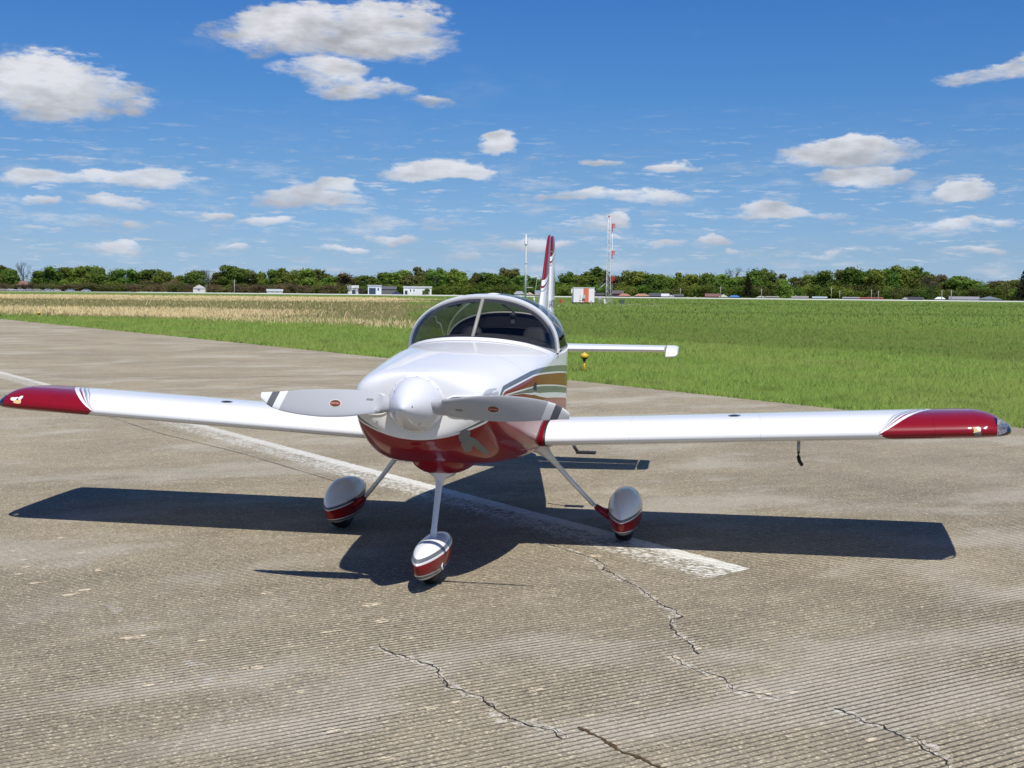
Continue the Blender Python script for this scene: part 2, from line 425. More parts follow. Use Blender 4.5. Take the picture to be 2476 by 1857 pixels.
# conforming patches: outline given by sight lines through photo pixels, or by x/z pairs
def patch(name, outline, bvh, mat, parent, off=.002, step=.012, frm=None, label=None):
    """outline: points in the XZ plane seen along +Y (frm None) or along rays from a real point frm"""
    out = [Vector(p) for p in outline]
    xs = [p.x for p in out]; zs_ = [p.y for p in out]
    pts = list(out); edges = [(i, (i+1) % len(out)) for i in range(len(out))]
    x = min(xs)
    while x < max(xs):
        z = min(zs_)
        while z < max(zs_): pts.append(Vector((x+.0007, z+.0003))); z += step
        x += step
    v, e, f, *_ = delaunay_2d_cdt(pts, edges, [list(range(len(out)))], 1, 1e-6)
    V3 = []
    for p in v:
        if frm is None: o_ = Vector((p.x, -1, p.y)); d_ = Vector((0, 1, 0))
        else: o_ = Vector(frm); d_ = (Vector((p.x, PATCH_Y, p.y))-o_).normalized()
        h = bvh.ray_cast(o_, d_)
        V3.append(tuple(h[0]+h[1]*off*(1 if h[1].dot(d_) < 0 else -1)) if h[0] else None)
    F2 = [t for t in f if all(V3[i] is not None for i in t)]
    used = sorted({i for t in F2 for i in t}); mp = {i: k for k, i in enumerate(used)}
    return mk(name, [V3[i] for i in used], [tuple(mp[i] for i in t) for t in F2], mat, parent, label=label)
PATCH_Y = .45
def px2xz(px, py):
    d = ray(px, py); t = (PATCH_Y-CAM[1])/d[1]; q = CAM+d*t; return (q[0], q[2])
def crop(x, y, ox, oy, s): return px2xz(ox+x/s, oy+y/s)
m_primer = simple('bare_primer_grey', (.17, .18, .18), .7)
m_primer2 = simple('pale_primer_grey', (.42, .45, .48), .6)
C1 = lambda P: [crop(x, y, 840, 880, 3.95) for x, y in P]
patch('paint_chip', C1([(1090, 640), (1120, 625), (1165, 635), (1175, 660), (1165, 690), (1205, 705), (1245, 730), (1270, 760), (1300, 785), (1320, 810), (1345, 835), (1362, 868), (1320, 860), (1290, 850), (1270, 830), (1240, 815), (1210, 780), (1190, 790), (1185, 830), (1160, 838), (1120, 838), (1100, 800), (1085, 780), (1090, 740), (1070, 735), (1060, 690), (1070, 660)]), bvh_f, m_primer, fus, frm=CAM)
patch('paint_chip', C1([(1290, 306), (1300, 280), (1325, 250), (1360, 236), (1425, 232), (1420, 245), (1395, 248), (1380, 265), (1390, 280), (1410, 268), (1440, 262), (1440, 280), (1425, 290), (1445, 300), (1430, 308)]), bvh_f, m_primer2, fus, frm=CAM)
patch('black_chip', C1([(1805, 165), (1805, 255), (1790, 248), (1770, 232), (1778, 205)]), bvh_f, m_black, fus, frm=CAM)
# air inlets beside the spinner, just under the cowl joint
for s in (-1, 1):
    P = []
    cx, cz, hw, hh = .290*s, 1.142, .115, .060
    for k in range(32):
        a = 2*pi*k/32; P.append((cx+hw*math.copysign(abs(cos(a))**.5, cos(a)), cz+hh*math.copysign(abs(sin(a))**.6, sin(a))))
    ap = patch('air_inlet', P, bvh_f, m_black, fus, .004)
    rim = []
    for (a_, b_) in P+P[:1]:
        h = bvh_f.ray_cast(Vector((a_, -1, b_)), Vector((0, 1, 0)))
        if h[0]: rim.append(tuple(h[0]))
    V, Fc = tube(rim, .007, 8); mk('inlet_lip', V, Fc, m_fus, ap)

# spinner, backplate, screws
prof = [(.0005, 0), (.009, .003), (.026, .016), (.053, .046), (.084, .092), (.110, .137), (.132, .183), (.149, .226), (.159, .26), (.1635, .295), (.1635, .318), (.15, .32)]
prof = [(float(pchip(t, np.linspace(0, 1, len(prof)), [q[0] for q in prof])), float(pchip(t, np.linspace(0, 1, len(prof)), [q[1] for q in prof]))) for t in np.linspace(0, 1, 44)]
V, Fc = lathe(prof, 64, (0, 0, 1.154), 'y'); spin = mk('spinner', V, Fc, m_spin, plane, auto=40)
V, Fc = lathe([(.1648, .300), (.1660, .303), (.1660, .312), (.1648, .315)], 64, (0, 0, 1.154), 'y'); mk('backplate_rim', V, Fc, m_white, spin)
for k in range(14):
    a = 2*pi*(k+.35)/14
    if abs(sin(a)) < .25: continue
    c = Vector((cos(a)*.1625, .285, 1.154+sin(a)*.1625)); nrm = Vector((cos(a), -.12, sin(a)))
    V, Fc = tube([c, c+nrm.normalized()*.0025], .0042, 8); mk('screw', V, Fc, m_metal, spin)
for (x, z, r_) in [(.045, 1.165, .0), (.06, 1.055, 0), (-.09, 1.235, 0)]:
    h = BVHTree.FromObject(spin, bpy.context.evaluated_depsgraph_get()).ray_cast(Vector((x, -1, z)), Vector((0, 1, 0)))
    if h[0]: V, Fc = tube([h[0], h[0]+h[1]*(.003 if h[1].y < 0 else -.003)], .0045, 8); mk('screw', V, Fc, m_metal, spin)
# propeller blades
BR = [(.12, .040, .044, 56), (.164, .046, .050, 52), (.25, .056, .062, 44), (.36, .064, .082, 36), (.45, .063, .092, 30), (.546, .059, .097, 26), (.65, .050, .094, 22), (.753, .036, .084, 19), (.82, .028, .070, 17.5), (.86, .023, .056, 17), (.89, .020, .036, 16.5), (.914, .018, .016, 16)]
ph = radians(2.28)
def badge_text(s, size, mat, M4, parent):
    cu_ = bpy.data.curves.new('maker_lettering', 'FONT'); cu_.body = s; cu_.size = size; cu_.align_x = 'CENTER'; cu_.align_y = 'CENTER'
    ob = bpy.data.objects.new('tmp', cu_); COL.objects.link(ob)
    dg = bpy.context.evaluated_depsgraph_get(); me = bpy.data.meshes.new_from_object(ob.evaluated_get(dg)); bpy.data.objects.remove(ob)
    me.transform(M4); me.materials.clear(); me.materials.append(mat); o = bpy.data.objects.new('maker_lettering', me); COL.objects.link(o); o.parent = parent; return o
m_badge = simple('badge_red', (.28, .02, .012), .3); m_badge2 = simple('badge_olive', (.10, .07, .02), .3); m_ivory = simple('badge_ivory', (.62, .60, .52), .4)
blades = []
for sgn in (1, -1):
    secs = []
    R_ = np.linspace(.12, .914, 40); X_ = [b[0] for b in BR]
    for r in R_:
        te = float(pchip(r, X_, [b[1] for b in BR])); le = float(pchip(r, X_, [b[2] for b in BR])); be = radians(float(pchip(r, X_, [b[3] for b in BR])))
        th = float(np.interp(r, [.12, .25, .5, .914], [.036, .018, .010, .004]))
        s = []
        for k in range(24):
            a = 2*pi*k/24; t = (cos(a)+1)/2          # 1 at leading edge, 0 at trailing edge
            q = -te+(le+te)*t
            thick = th*sin(a)*(abs(sin(a))**.2)*(1.0 if r < .2 else (.4+.9*t))
            # local: span = r, up (q) towards leading edge, forward component by blade angle
            up = q*1.0; fw = -q*math.tan(be)*.9 - thick
            if r < .2: fw = -q*math.tan(be)*.3 - thick
            s.append((sgn*r, .205+fw*(1) if True else 0, sgn*up))
        secs.append(s)
    V, Fc = loft(secs)
    V = [(x*cos(ph)+z*sin(ph), y, 1.154-x*sin(ph)+z*cos(ph)) for x, y, z in V]
    b = mk('propeller_blade', V, Fc, m_blade, plane, auto=50)
    blades.append(b)
    dg = bpy.context.evaluated_depsgraph_get(); bv = BVHTree.FromObject(b, dg)
    # oval maker's badge
    bc = (.480 if sgn > 0 else -.452); 
    def onblade(lx, lz, off):
        x = bc+lx; z = lz
        X = x*cos(ph)+z*sin(ph); Z = 1.154-x*sin(ph)+z*cos(ph)
        h = bv.ray_cast(Vector((X, -1, Z)), Vector((0, 1, 0)))
        n = h[1] if h[1].y < 0 else -h[1]; return h[0]+n*off, n
    zc = .012 if sgn > 0 else -.016
    for nm, rx, rz, mt, of in (('badge_rim', .037, .0225, m_ivory, .0012), ('maker_badge', .0325, .0185, m_badge, .0020)):
        ring = [tuple(onblade(cos(2*pi*k/32)*rx, zc+sin(2*pi*k/32)*rz, of)[0]) for k in range(32)]
        mk(nm, ring+[tuple(onblade(0, zc, of)[0])], [(k, (k+1) % 32, 32) for k in range(32)], mt, b)
    for z0 in (1, -1):
        arc = [(cos(t)*.029, z0*(.006+sin(t)*.0105)) for t in np.linspace(.15, pi-.15, 12)]
        P = [tuple(onblade(a_, zc+b_, .0028)[0]) for a_, b_ in arc]
        mk('badge_field', P, [tuple(range(12))], m_badge2, b, smooth_=False)
    c0, n0 = onblade(0, zc, .0038)
    yv = -n0; xv = Vector((cos(ph), 0, -sin(ph))); xv = (xv-n0*xv.dot(n0)).normalized(); zv = n0.cross(xv)
    M4 = Matrix(((xv.x, zv.x, n0.x, c0.x), (xv.y, zv.y, n0.y, c0.y), (xv.z, zv.z, n0.z, c0.z), (0, 0, 0, 1)))
    badge_text('HARTZELL', .0115, m_ivory, M4, b)
    # small worn data label near the root
    lc = -.20 if sgn > 0 else .20
    q = [tuple(onblade(lc-(.02)+a_, zc*-.2+b_-.01*sgn, .0012)[0]) for a_, b_ in ((0, 0), (.04, 0), (.04, .010), (0, .010))]
    mk('data_label', q, [(0, 1, 2, 3)], m_primer, b, smooth_=False)

# ---- windshield, canopy
RAIL = 1.372
def basey(x): return 1.735+.54*(1-math.sqrt(max(0, 1-(x/.562)**2)))
def wc(y):
    if y < 2.27:
        q = 1-(y-1.735)/.54; return .562*math.sqrt(max(1e-4, 1-q*q))
    return float(pchip(y, [2.27, 2.6, 2.9, 3.2, 3.6, 4.0], [.562, .560, .548, .512, .440, .34]))
def zc_(y): return float(pchip(y, [1.70, 1.735, 1.80, 1.9, 2.05, 2.2, 2.3, 2.6, 2.9, 3.2, 3.5, 3.8, 4.05], [1.45, 1.468, 1.520, 1.592, 1.685, 1.752, 1.782, 1.802, 1.785, 1.730, 1.645, 1.555, 1.47]))
def arch(y, n=49, off=0, rail=RAIL):
    W = wc(y)+off; Zt = zc_(y)+off; e = 2.25; out = []
    for k in range(n):
        a = pi*k/(n-1); c, s = cos(a), sin(a)
        out.append((W*math.copysign(abs(c)**(2/e), c), y, rail+(Zt-rail)*abs(s)**(2/e)))
    return out
def trim(V, Fc, tol=.012):
    return [f for f in Fc if any(V[i][2] > deckz(V[i][0], V[i][1])-tol for i in f)]
V, Fc = loft([arch(y) for y in list(np.linspace(1.737, 1.80, 8))+list(np.linspace(1.82, 2.30, 20))], closed=False)
mk('windshield', V, trim(V, Fc), m_glass, plane)
V, Fc = loft([arch(y) for y in np.linspace(2.305, 3.95, 40)], closed=False)
canopy = mk('canopy', V, trim(V, Fc), m_canopy, plane)
# white frame bow round the canopy front
def hoop(y0, y1, o0, o1, n=61, rail=RAIL-.005):
    A_ = arch(y0, n, o1, rail); B_ = arch(y1, n, o1, rail); Cc = arch(y1, n, o0, rail); D_ = arch(y0, n, o0, rail)
    A_ = [(p[0], y0, p[2]) for p in A_]
    return loft([[A_[k], (B_[k][0], y1, B_[k][2]), (Cc[k][0], y1, Cc[k][2]), (D_[k][0], y0, D_[k][2])] for k in range(n)])
V, Fc = hoop(2.262, 2.335, -.013, .009); bow = mk('canopy_bow', V, Fc, m_white, plane, auto=40)
V, Fc = hoop(2.250, 2.261, -.036, -.0135); mk('bow_seal', V, Fc, m_seat, bow, auto=40)
V, Fc = hoop(2.264, 2.28, -.032, -.0145); mk('roll_bar', V, Fc, m_dark, plane, auto=40)
# centre brace of the roll bar
V, Fc = tube([(0, 2.25, 1.752), (0.0, 1.86, 1.462)], .0135, 12); mk('roll_bar_brace', V, Fc, m_cream, plane)
# base fairing ribbon
rows = []
for k in range(61):
    a = -1+2*k/60; x = .561*sin(a*pi/2); y = basey(x)
    nx, ny = x/.562**2, -(1-(y-1.735)/.54)/.54; l = math.hypot(nx, ny); nx /= l; ny /= l
    row = []
    for s, h in ((-.022, .020), (-.012, .021), (.004, .013), (.024, .006), (.045, .0015)):
        X = x+nx*s; Y = y+ny*s; X = max(-.5575, min(.5575, X)); row.append((X, Y, deckz(X, Y)+h))
    rows.append(row)
V, Fc = loft(rows, closed=False); mk('windshield_fairing', V, Fc, m_white, plane)
# glareshield
rows = []
for k in range(41):
    x = -.53+1.06*k/40; y0 = basey(x)+.01
    rows.append([(x, y0+(2.34-y0)*j/10, deckz(x, y0+(2.34-y0)*j/10)+.008+.012*min(1, j/3)) for j in range(11)])
V, Fc = loft(rows, closed=False); mk('glareshield', V, Fc, m_dash, plane)
rows = []
for k in range(25):
    rows.append([(min(wc(y_)-.006, .995*fk(y_)[0])*sin((k/12-1)*pi/2), y_, deckz(min(wc(y_)-.006, .995*fk(y_)[0])*sin((k/12-1)*pi/2), y_)+.006) for y_ in np.linspace(3.25, 3.90, 16)])
V, Fc = loft(rows, closed=False); mk('rear_deck', V, Fc, m_dash, plane)
# cockpit tub, panel, seats, rear bulkhead
V, Fc = join(box(-.50, .50, 2.3, 3.25, .86, .88), box(-.50, -.49, 2.3, 3.25, .86, 1.365), box(.49, .50, 2.3, 3.25, .86, 1.365)); mk('cockpit_lining', V, Fc, m_dark, plane, smooth_=False)
V, Fc = box(-.50, .50, 2.34, 2.36, .95, 1.445); mk('instrument_panel', V, Fc, m_dark, plane, smooth_=False)
def arch2(y, W, Zt, n=41, lo=.9):
    return [(W*math.copysign(abs(cos(pi*k/(n-1)))**(2/2.3), cos(pi*k/(n-1))), y, RAIL+(Zt-RAIL)*abs(sin(pi*k/(n-1)))**(2/2.3)) for k in range(n)]
A1 = arch2(3.27, .497, 1.640); A2 = arch2(3.29, .497, 1.640)
V = A1+A2; n = len(A1); Fc = [tuple(range(n)), tuple(range(n, 2*n))]+[(k, k+1, n+k+1, n+k) for k in range(n-1)]
V2, F2 = box(-.495, .495, 3.27, 3.29, .88, RAIL); V, Fc = join((V, Fc), (V2, F2)); bulk = mk('rear_bulkhead', V, Fc, m_dark, plane, smooth_=False)
V, Fc = tube(arch2(3.262, .500, 1.644, 61), .0075, 8); mk('bulkhead_trim', V, Fc, m_cream, bulk)
for s in (-.26, .26):
    secs = []
    for z, y, ww, t in ((.95, 2.90, .20, .06), (1.1, 2.95, .21, .055), (1.25, 3.01, .20, .05), (1.36, 3.05, .17, .045), (1.42, 3.07, .10, .04), (1.50, 3.10, .085, .035), (1.53, 3.11, .05, .02)):
        secs.append([(s+ww*math.copysign(abs(cos(a))**.5, cos(a)), y+t*math.copysign(abs(sin(a))**.6, sin(a)), z) for a in [2*pi*k/20 for k in range(20)]])
    V, Fc = loft(secs); mk('seat', V, Fc, m_dark, plane)
# fabric sun shade bunched under the canopy roof
rows = []
for k in range(45):
    a = pi*(.28+.40*k/44)
    L = 2.36 + (.46+.07*sin(k*.9)+.05*sin(k*2.3+1))*(1 if k < 40 else .75)
    row = []
    for j in range(12):
        y = 2.36+(L-2.36)*j/11; W = wc(y)-.045-.012*sin(j*1.3+k*.5); Zt = zc_(y)-.045-.010*sin(j*.9+k*.7)
        row.append((W*math.copysign(abs(cos(a))**(2/2.25), cos(a)), y, RAIL+(Zt-RAIL)*abs(sin(a))**(2/2.25)))
    rows.append(row)
V, Fc = loft(rows, closed=False); mk('sun_shade', V, Fc, simple('sun_shade_cloth', (.018, .018, .024), .95, scale=30, spec=0), plane)
# camera mount and compass hanging below the bow
V, Fc = tube([(.15, 2.26, 1.715), (.19, 2.22, 1.70), (.235, 2.18, 1.675), (.262, 2.17, 1.652)], .006, 8); mount = mk('compass_arm', V, Fc, m_black, plane)
V, Fc = lathe([(.001, -.026), (.018, -.022), (.026, -.006), (.026, .01), (.016, .024), (.001, .027)], 16, (.243, 2.17, 1.638)); mk('compass', V, Fc, m_black, mount)
V, Fc = box(.232, .256, 2.155, 2.175, 1.585, 1.612); mk('hanging_camera', V, Fc, m_metal, mount, smooth_=False)
# roof vent / antenna base over the bow
V, Fc = lathe([(.05, 0), (.045, .006), (.02, .011), (.001, .012)], 20, (.05, 2.42, 1.792)); mk('roof_antenna', V, Fc, m_white, canopy)

# ---- aerofoils
def naca230(th, n=26):
    m_, k1 = .2025, 15.957; P = []
    xs = (1-np.cos(np.linspace(0, pi, n)))/2
    def yt(x): return 5*th*(.2969*math.sqrt(x)-.1260*x-.3516*x*x+.2843*x**3-.1036*x**4)
    def yc(x): return k1/6*(x**3-3*m_*x*x+m_*m_*(3-m_)*x) if x < m_ else k1*m_**3/6*(1-x)
    up = [(x, yc(x)+yt(x)) for x in xs]; lo = [(x, yc(x)-yt(x)) for x in xs]
    return up[::-1]+lo[1:-1]
def sym(th, n=20):
    xs = (1-np.cos(np.linspace(0, pi, n)))/2
    def yt(x): return 5*th*(.2969*math.sqrt(x)-.1260*x-.3516*x*x+.2843*x**3-.1036*x**4)
    return [(x, yt(x)) for x in xs][::-1]+[(x, -yt(x)) for x in xs][1:-1]
AF = naca230(.135)
YLE, CH = 1.583, 1.442
def zle(ax): return .800+(ax-.56)*.05
def wing_sec(ax, s, y0=YLE, y1=YLE+CH, thk=1.0, zoff=0, lo=0., hi=1.):
    out = []
    inc = math.tan(radians(1.0))
    for x, z in AF:
        xx = min(max(x, lo), hi)
        zz_ = z if lo <= x <= hi else None
        if zz_ is None:
            zz_ = float(np.interp(xx, [q[0] for q in AF[::-1][len(AF)-26:]], [q[1] for q in AF[::-1][len(AF)-26:]])) if z > 0 else z
        c = y1-y0
        out.append((s*ax, y0+xx*c, zle(ax)+zoff+zz_*thk*CH-xx*CH*inc))
    return out
for s in (-1, 1):
    secs = [wing_sec(ax, s) for ax in (.575, .9, 1.3, 1.7, 2.1, 2.5, 2.8, 3.0, 3.12)]
    V, Fc = loft(secs); wing = mk('wing', V, Fc, m_wing, plane, auto=60)
    # moulded tip: nose swept back, section flattening outward
    TK = [(3.121, YLE, 1.0, 0), (3.25, YLE, 1.0, 0), (3.40, YLE, 1.0, 0), (3.46, YLE+.008, .965, -.001), (3.51, YLE+.024, .89, -.005), (3.555, YLE+.050, .77, -.011), (3.59, YLE+.085, .63, -.016), (3.62, YLE+.14, .48, -.018), (3.645, YLE+.24, .34, -.018), (3.67, YLE+.42, .25, -.018), (3.70, YLE+.72, .19, -.022), (3.725, YLE+1.0, .13, -.03), (3.745, YLE+1.3, .06, -.045)]
    secs = [wing_sec(ax, s, y0=yl, thk=t, zoff=zo) for ax, yl, t, zo in TK]
    V, Fc = loft(secs)
    red = []; lensf = []
    for f in Fc:
        c = np.mean([V[i] for i in f], axis=0)
        (lensf if (abs(c[0]) > 3.51 and c[1] < YLE+.19 and len(f) == 4) else red).append(f)
    tip = mk('wing_tip', V, red[:-2] if len(red[-1]) > 4 else red, m_wing, wing, auto=60)
    used = sorted({i for f in lensf for i in f}); mp = {i: k for k, i in enumerate(used)}
    ln_ = mk('light_lens', [V[i] for i in used], [tuple(mp[i] for i in f) for f in lensf], m_lens, wing)
    if s == -1: m_lamp = simple('lamp_reflector', (.75, .75, .78), .15, 1.0); m_lampbay = simple('lamp_bay_foil', (.42, .43, .46), .4, .3, var=.8, scale=60)
    # bay behind the lens
    V, Fc = tube([(s*3.53, YLE+.15, zle(3.5)+.025), (s*3.575, YLE+.14, zle(3.5)+.02)], [.024, .010], 14); mk('strobe_lamp', V, Fc, m_lamp, wing)
    bay = []
    for t_ in np.linspace(0, 1, 9):
        X_b = 3.513+.135*t_; Y_b = YLE+.055+.22*t_**1.1; hh_ = .062*(1-t_)**.6+.012; zc0 = zle(X_b)+.026-.030*t_
        bay.append([(s*X_b, Y_b, zc0-hh_*.75), (s*X_b, Y_b, zc0+hh_*.8)])
    V, Fc = loft(bay, closed=False); mk('lamp_bay', V, Fc, m_lampbay, wing)
    # root gap seal and red root fairing
    def ring(ax, g): 
        o = []
        for x, z in AF: o.append((s*ax, YLE-g+x*(CH+2*g), zle(ax)+z*CH*(1+g*6)-x*CH*.01745+(0)))
        return o
    V, Fc = loft([ring(.49, .006), ring(.52, .010), ring(.545, .018), ring(.563, .024)]); mk('root_fairing', V, Fc, m_red, wing, auto=40)
    V, Fc = loft([ring(.5635, .010), ring(.5765, .008)]); mk('root_seal', V, Fc, m_black, wing, auto=40)
    # fuel cap on the upper nose skin
    h = BVHTree.FromObject(wing, bpy.context.evaluated_depsgraph_get()).ray_cast(Vector((s*1.85, 1.86, 2)), Vector((0, 0, -1)))
    nz = h[1] if h[1].z > 0 else -h[1]
    V, Fc = tube([h[0], h[0]+nz*.004], .042, 24); cap = mk('fuel_cap', V, Fc, m_metal, wing, auto=40)
    V, Fc = tube([h[0]+nz*.004, h[0]+nz*.007], .024, 16); mk('cap_latch', V, Fc, m_black, cap, auto=40)
bt = bpy.data.objects
# chips of missing paint on both tips
m_ply = simple('filler_yellow', (.62, .45, .18), .7); m_chipw = simple('undercoat_white', (.72, .70, .68), .6)
tips = [o for o in bpy.data.objects if o.name.startswith('wing_tip')]
for o, oxy, polys in ((tips[0], (0, 900, 8.508), [([(215, 540), (250, 515), (300, 520), (360, 512), (380, 520), (350, 545), (330, 570), (300, 590), (250, 585), (220, 570)], m_chipw), ([(385, 520), (440, 490), (480, 492), (470, 520), (430, 565), (395, 575), (375, 560)], m_chipw), ([(290, 588), (330, 575), (370, 578), (430, 575), (435, 600), (425, 640), (380, 650), (330, 645), (270, 625), (285, 605)], m_ply)]),
                      (tips[1], (2080, 960, 5.586), [([(1520, 410), (1600, 405), (1630, 430), (1625, 470), (1560, 480), (1525, 485)], m_ply), ([(1545, 408), (1600, 403), (1630, 420), (1628, 460), (1590, 465), (1575, 430)], m_chipw), ([(1660, 425), (1690, 402), (1718, 395), (1715, 420), (1690, 438)], m_chipw), ([(1535, 485), (1600, 470), (1645, 485), (1635, 520), (1585, 535), (1545, 515)], m_primer)])):
    bv = BVHTree.FromObject(o, bpy.context.evaluated_depsgraph_get())
    PATCH_Y = 1.6
    for i, (P, mt) in enumerate(polys):
        patch('paint_chip', [crop(x, y, *oxy) for x, y in P], bv, mt, o.parent, off=.0012+.0006*i, frm=CAM, step=.01)
# pitot tube below the left wing
wl = tips[1].parent
V, Fc = tube([(2.295, 1.99, .84), (2.295, 1.985, .76), (2.295, 1.98, .715)], .0115, 10); pit = mk('pitot_tube', V, Fc, m_metal, wl)
V, Fc = tube([(2.295, 1.98, .725), (2.295, 1.975, .695), (2.30, 1.95, .668), (2.31, 1.86, .656)], .0125, 10); mk('pitot_cover', V, Fc, m_black, pit)
# belly antenna and boarding step behind the left wing
V, Fc = tube([(.50, 3.25, .72), (.575, 3.27, .55), (.60, 3.28, .505)], .014, 8); st = mk('boarding_step', V, Fc, m_metal, plane)
V, Fc = box(.595, .755, 3.23, 3.33, .488, .503); mk('step_tread', V, Fc, m_black, st, smooth_=False)
V, Fc = tube([(.44, 3.1, .71), (.44, 3.11, .61)], [.012, .008], 8); mk('belly_antenna', V, Fc, m_black, plane)

# ---- tail
SY = sym(.10)
def tail_surf(st, axis, s=1):
    out = []
    for a, y0, y1, t in st:
        c = y1-y0
        if axis == 'h': out.append([(s*a, y0+x*c, ZST+z*c*t) for x, z in SY])
        else: out.append([(z*c*t, y0+x*c, a) for x, z in SY])
    return out
ZST = 1.272
for s in (-1, 1):
    V, Fc = loft(tail_surf([(.06, 4.97, 5.50, 1.35), (.6, 5.03, 5.51, 1.35), (1.16, 5.09, 5.52, 1.3), (1.22, 5.10, 5.52, 1.28)], 'h', s)); stab = mk('tailplane', V, Fc, m_white, plane, auto=60)
    V, Fc = loft(tail_surf([(.08, 5.525, 5.90, 1.2), (1.215, 5.535, 5.86, 1.1)], 'h', s)); elv = mk('elevator', V, Fc, m_white, plane, auto=60)
    # balance horn at the tip, drooping in front of the hinge
    hp = [(1.232, 5.16, 5.86, .9), (1.30, 5.17, 5.86, .9), (1.33, 5.20, 5.84, .75), (1.345, 5.26, 5.80, .4)]
    secs = tail_surf(hp, 'h', s)
    secs = [[(x, y, z-max(0, (5.50-y))*.20) for x, y, z in q] for q in secs]
    V, Fc = loft(secs); mk('elevator_horn', V, Fc, m_white, elv, auto=60)
V, Fc = loft(tail_surf([(1.33, 4.86, 5.62, 1.15), (1.5, 4.99, 5.66, 1.15), (1.9, 5.27, 5.74, 1.2), (2.15, 5.44, 5.79, 1.2), (2.26, 5.52, 5.82, 1.25), (2.34, 5.58, 5.83, 1.2), (2.385, 5.63, 5.83, 1.0), (2.405, 5.69, 5.82, .6)], 'v')); fin = mk('fin', V, Fc, m_fin, plane, auto=60)
V, Fc = loft(tail_surf([(.99, 5.90, 6.10, .8), (1.1, 5.72, 6.13, 1.1), (1.3, 5.66, 6.15, 1.15), (1.8, 5.755, 6.16, 1.15), (2.235, 5.83, 6.16, 1.15)], 'v')); rud = mk('rudder', V, Fc, m_fin, plane, auto=60)
V, Fc = loft(tail_surf([(2.243, 5.842, 6.16, 1.3), (2.30, 5.845, 6.15, 1.3), (2.36, 5.85, 6.13, 1.2), (2.395, 5.87, 6.10, .8), (2.405, 5.92, 6.05, .4)], 'v')); mk('rudder_horn', V, Fc, m_fin, rud, auto=60)
# registration on the left face of fin and rudder
cu_ = bpy.data.curves.new('registration', 'FONT'); cu_.body = 'N47200'; cu_.size = .115; cu_.space_character = 1.02
ob = bpy.data.objects.new('tmp', cu_); COL.objects.link(ob); me = bpy.data.meshes.new_from_object(ob.evaluated_get(bpy.context.evaluated_depsgraph_get())); bpy.data.objects.remove(ob)
bvf = BVHTree.FromObject(fin, bpy.context.evaluated_depsgraph_get()); bvr = BVHTree.FromObject(rud, bpy.context.evaluated_depsgraph_get())
bm = bmesh.new(); bm.from_mesh(me)
for v in bm.verts:
    y = 5.63+v.co.x*1.12; z = 1.655+v.co.y
    hx = 0
    for b_ in (bvf, bvr):
        h = b_.ray_cast(Vector((1, y, z)), Vector((-1, 0, 0)))
        if h[0]: hx = max(hx, h[0].x)
    v.co = Vector((max(hx, .012)+.003, y, z))
bm.to_mesh(me); bm.free(); me.materials.clear(); me.materials.append(simple('registration_black', (.03, .035, .03), .4))
o = bpy.data.objects.new('registration_lettering', me); COL.objects.link(o); o.parent = fin

# ---- landing gear
def superloft(st, cx, n=36, e=2.15):
    """st: y, half width, top, bottom, widest z"""
    Y_ = [q[0] for q in st]; ys_ = np.concatenate([Y_[0]+(Y_[-1]-Y_[0])*((1-np.cos(np.linspace(0, pi, 40)))/2)])
    out = []
    for y in ys_:
        w_, zt, zb, zm = [float(pchip(y, Y_, [q[i] for q in st])) for i in range(1, 5)]
        out.append([(cx+w_*math.copysign(abs(cos(a))**(2/e), cos(a)), y, zm+((zt-zm) if sin(a) > 0 else (zm-zb))*math.copysign(abs(sin(a))**(2/e), sin(a))) for a in [2*pi*k/n for k in range(n)]])
    return loft(out)
MP = [(1.885, .003, .204, .196, .200), (1.90, .018, .234, .162, .200), (1.94, .044, .272, .118, .20), (2.02, .080, .322, .078, .20), (2.12, .108, .358, .058, .205), (2.25, .127, .378, .050, .21), (2.40, .124, .370, .050, .215), (2.60, .086, .325, .09, .225), (2.72, .04, .285, .17, .23), (2.80, .004, .25, .235, .242)]
for s in (-1, 1):
    V, Fc = tube([(s*.50, 1.97, .70), (s*.545, 1.985, .645), (s*.70, 2.06, .455), (s*.86, 2.14, .27)], [.024, .0195, .017, .016], 16, 1.6, (0, 1, 0)); leg = mk('main_gear_leg', V, Fc, m_white, plane)
    V, Fc = tube([(s*.46, 1.97, .735), (s*.50, 1.975, .70), (s*.535, 1.98, .655), (s*.575, 2.0, .608), (s*.60, 2.01, .575)], [.080, .054, .033, .023, .0205], 18, 1.6, (0, 1, 0)); mk('leg_fairing', V, Fc, m_white, leg)
    V, Fc = tube([(s*.875, 2.148, .257), (s*.92, 2.17, .222), (s*.97, 2.2, .19), (s*1.02, 2.22, .17)], [.0190, .026, .038, .055], 16, 1.7, (0, 1, 0)); mk('lower_fairing', V, Fc, m_red, leg)
    V, Fc = superloft(MP, s*1.08); pant = mk('wheel_fairing', V, Fc, m_pant, plane)
    V, Fc = lathe([(.06, -.062), (.13, -.064), (.158, -.055), (.172, -.035), (.175, 0), (.172, .035), (.158, .055), (.13, .064), (.06, .062)], 40, (s*1.08, 2.23, .174), 'x'); wh = mk('main_wheel', V, Fc, m_black, plane)
NP = [(.325, .003, .192, .180, .185), (.338, .016, .210, .152, .185), (.375, .036, .230, .110, .185), (.45, .064, .250, .072, .185), (.57, .091, .268, .056, .185), (.70, .106, .279, .052, .185), (.83, .100, .283, .056, .19), (.97, .075, .268, .085, .195), (1.08, .038, .238, .14, .20), (1.15, .004, .212, .20, .206)]
V, Fc = superloft(NP, 0.0); npant = mk('nose_wheel_fairing', V, Fc, m_npant, plane)
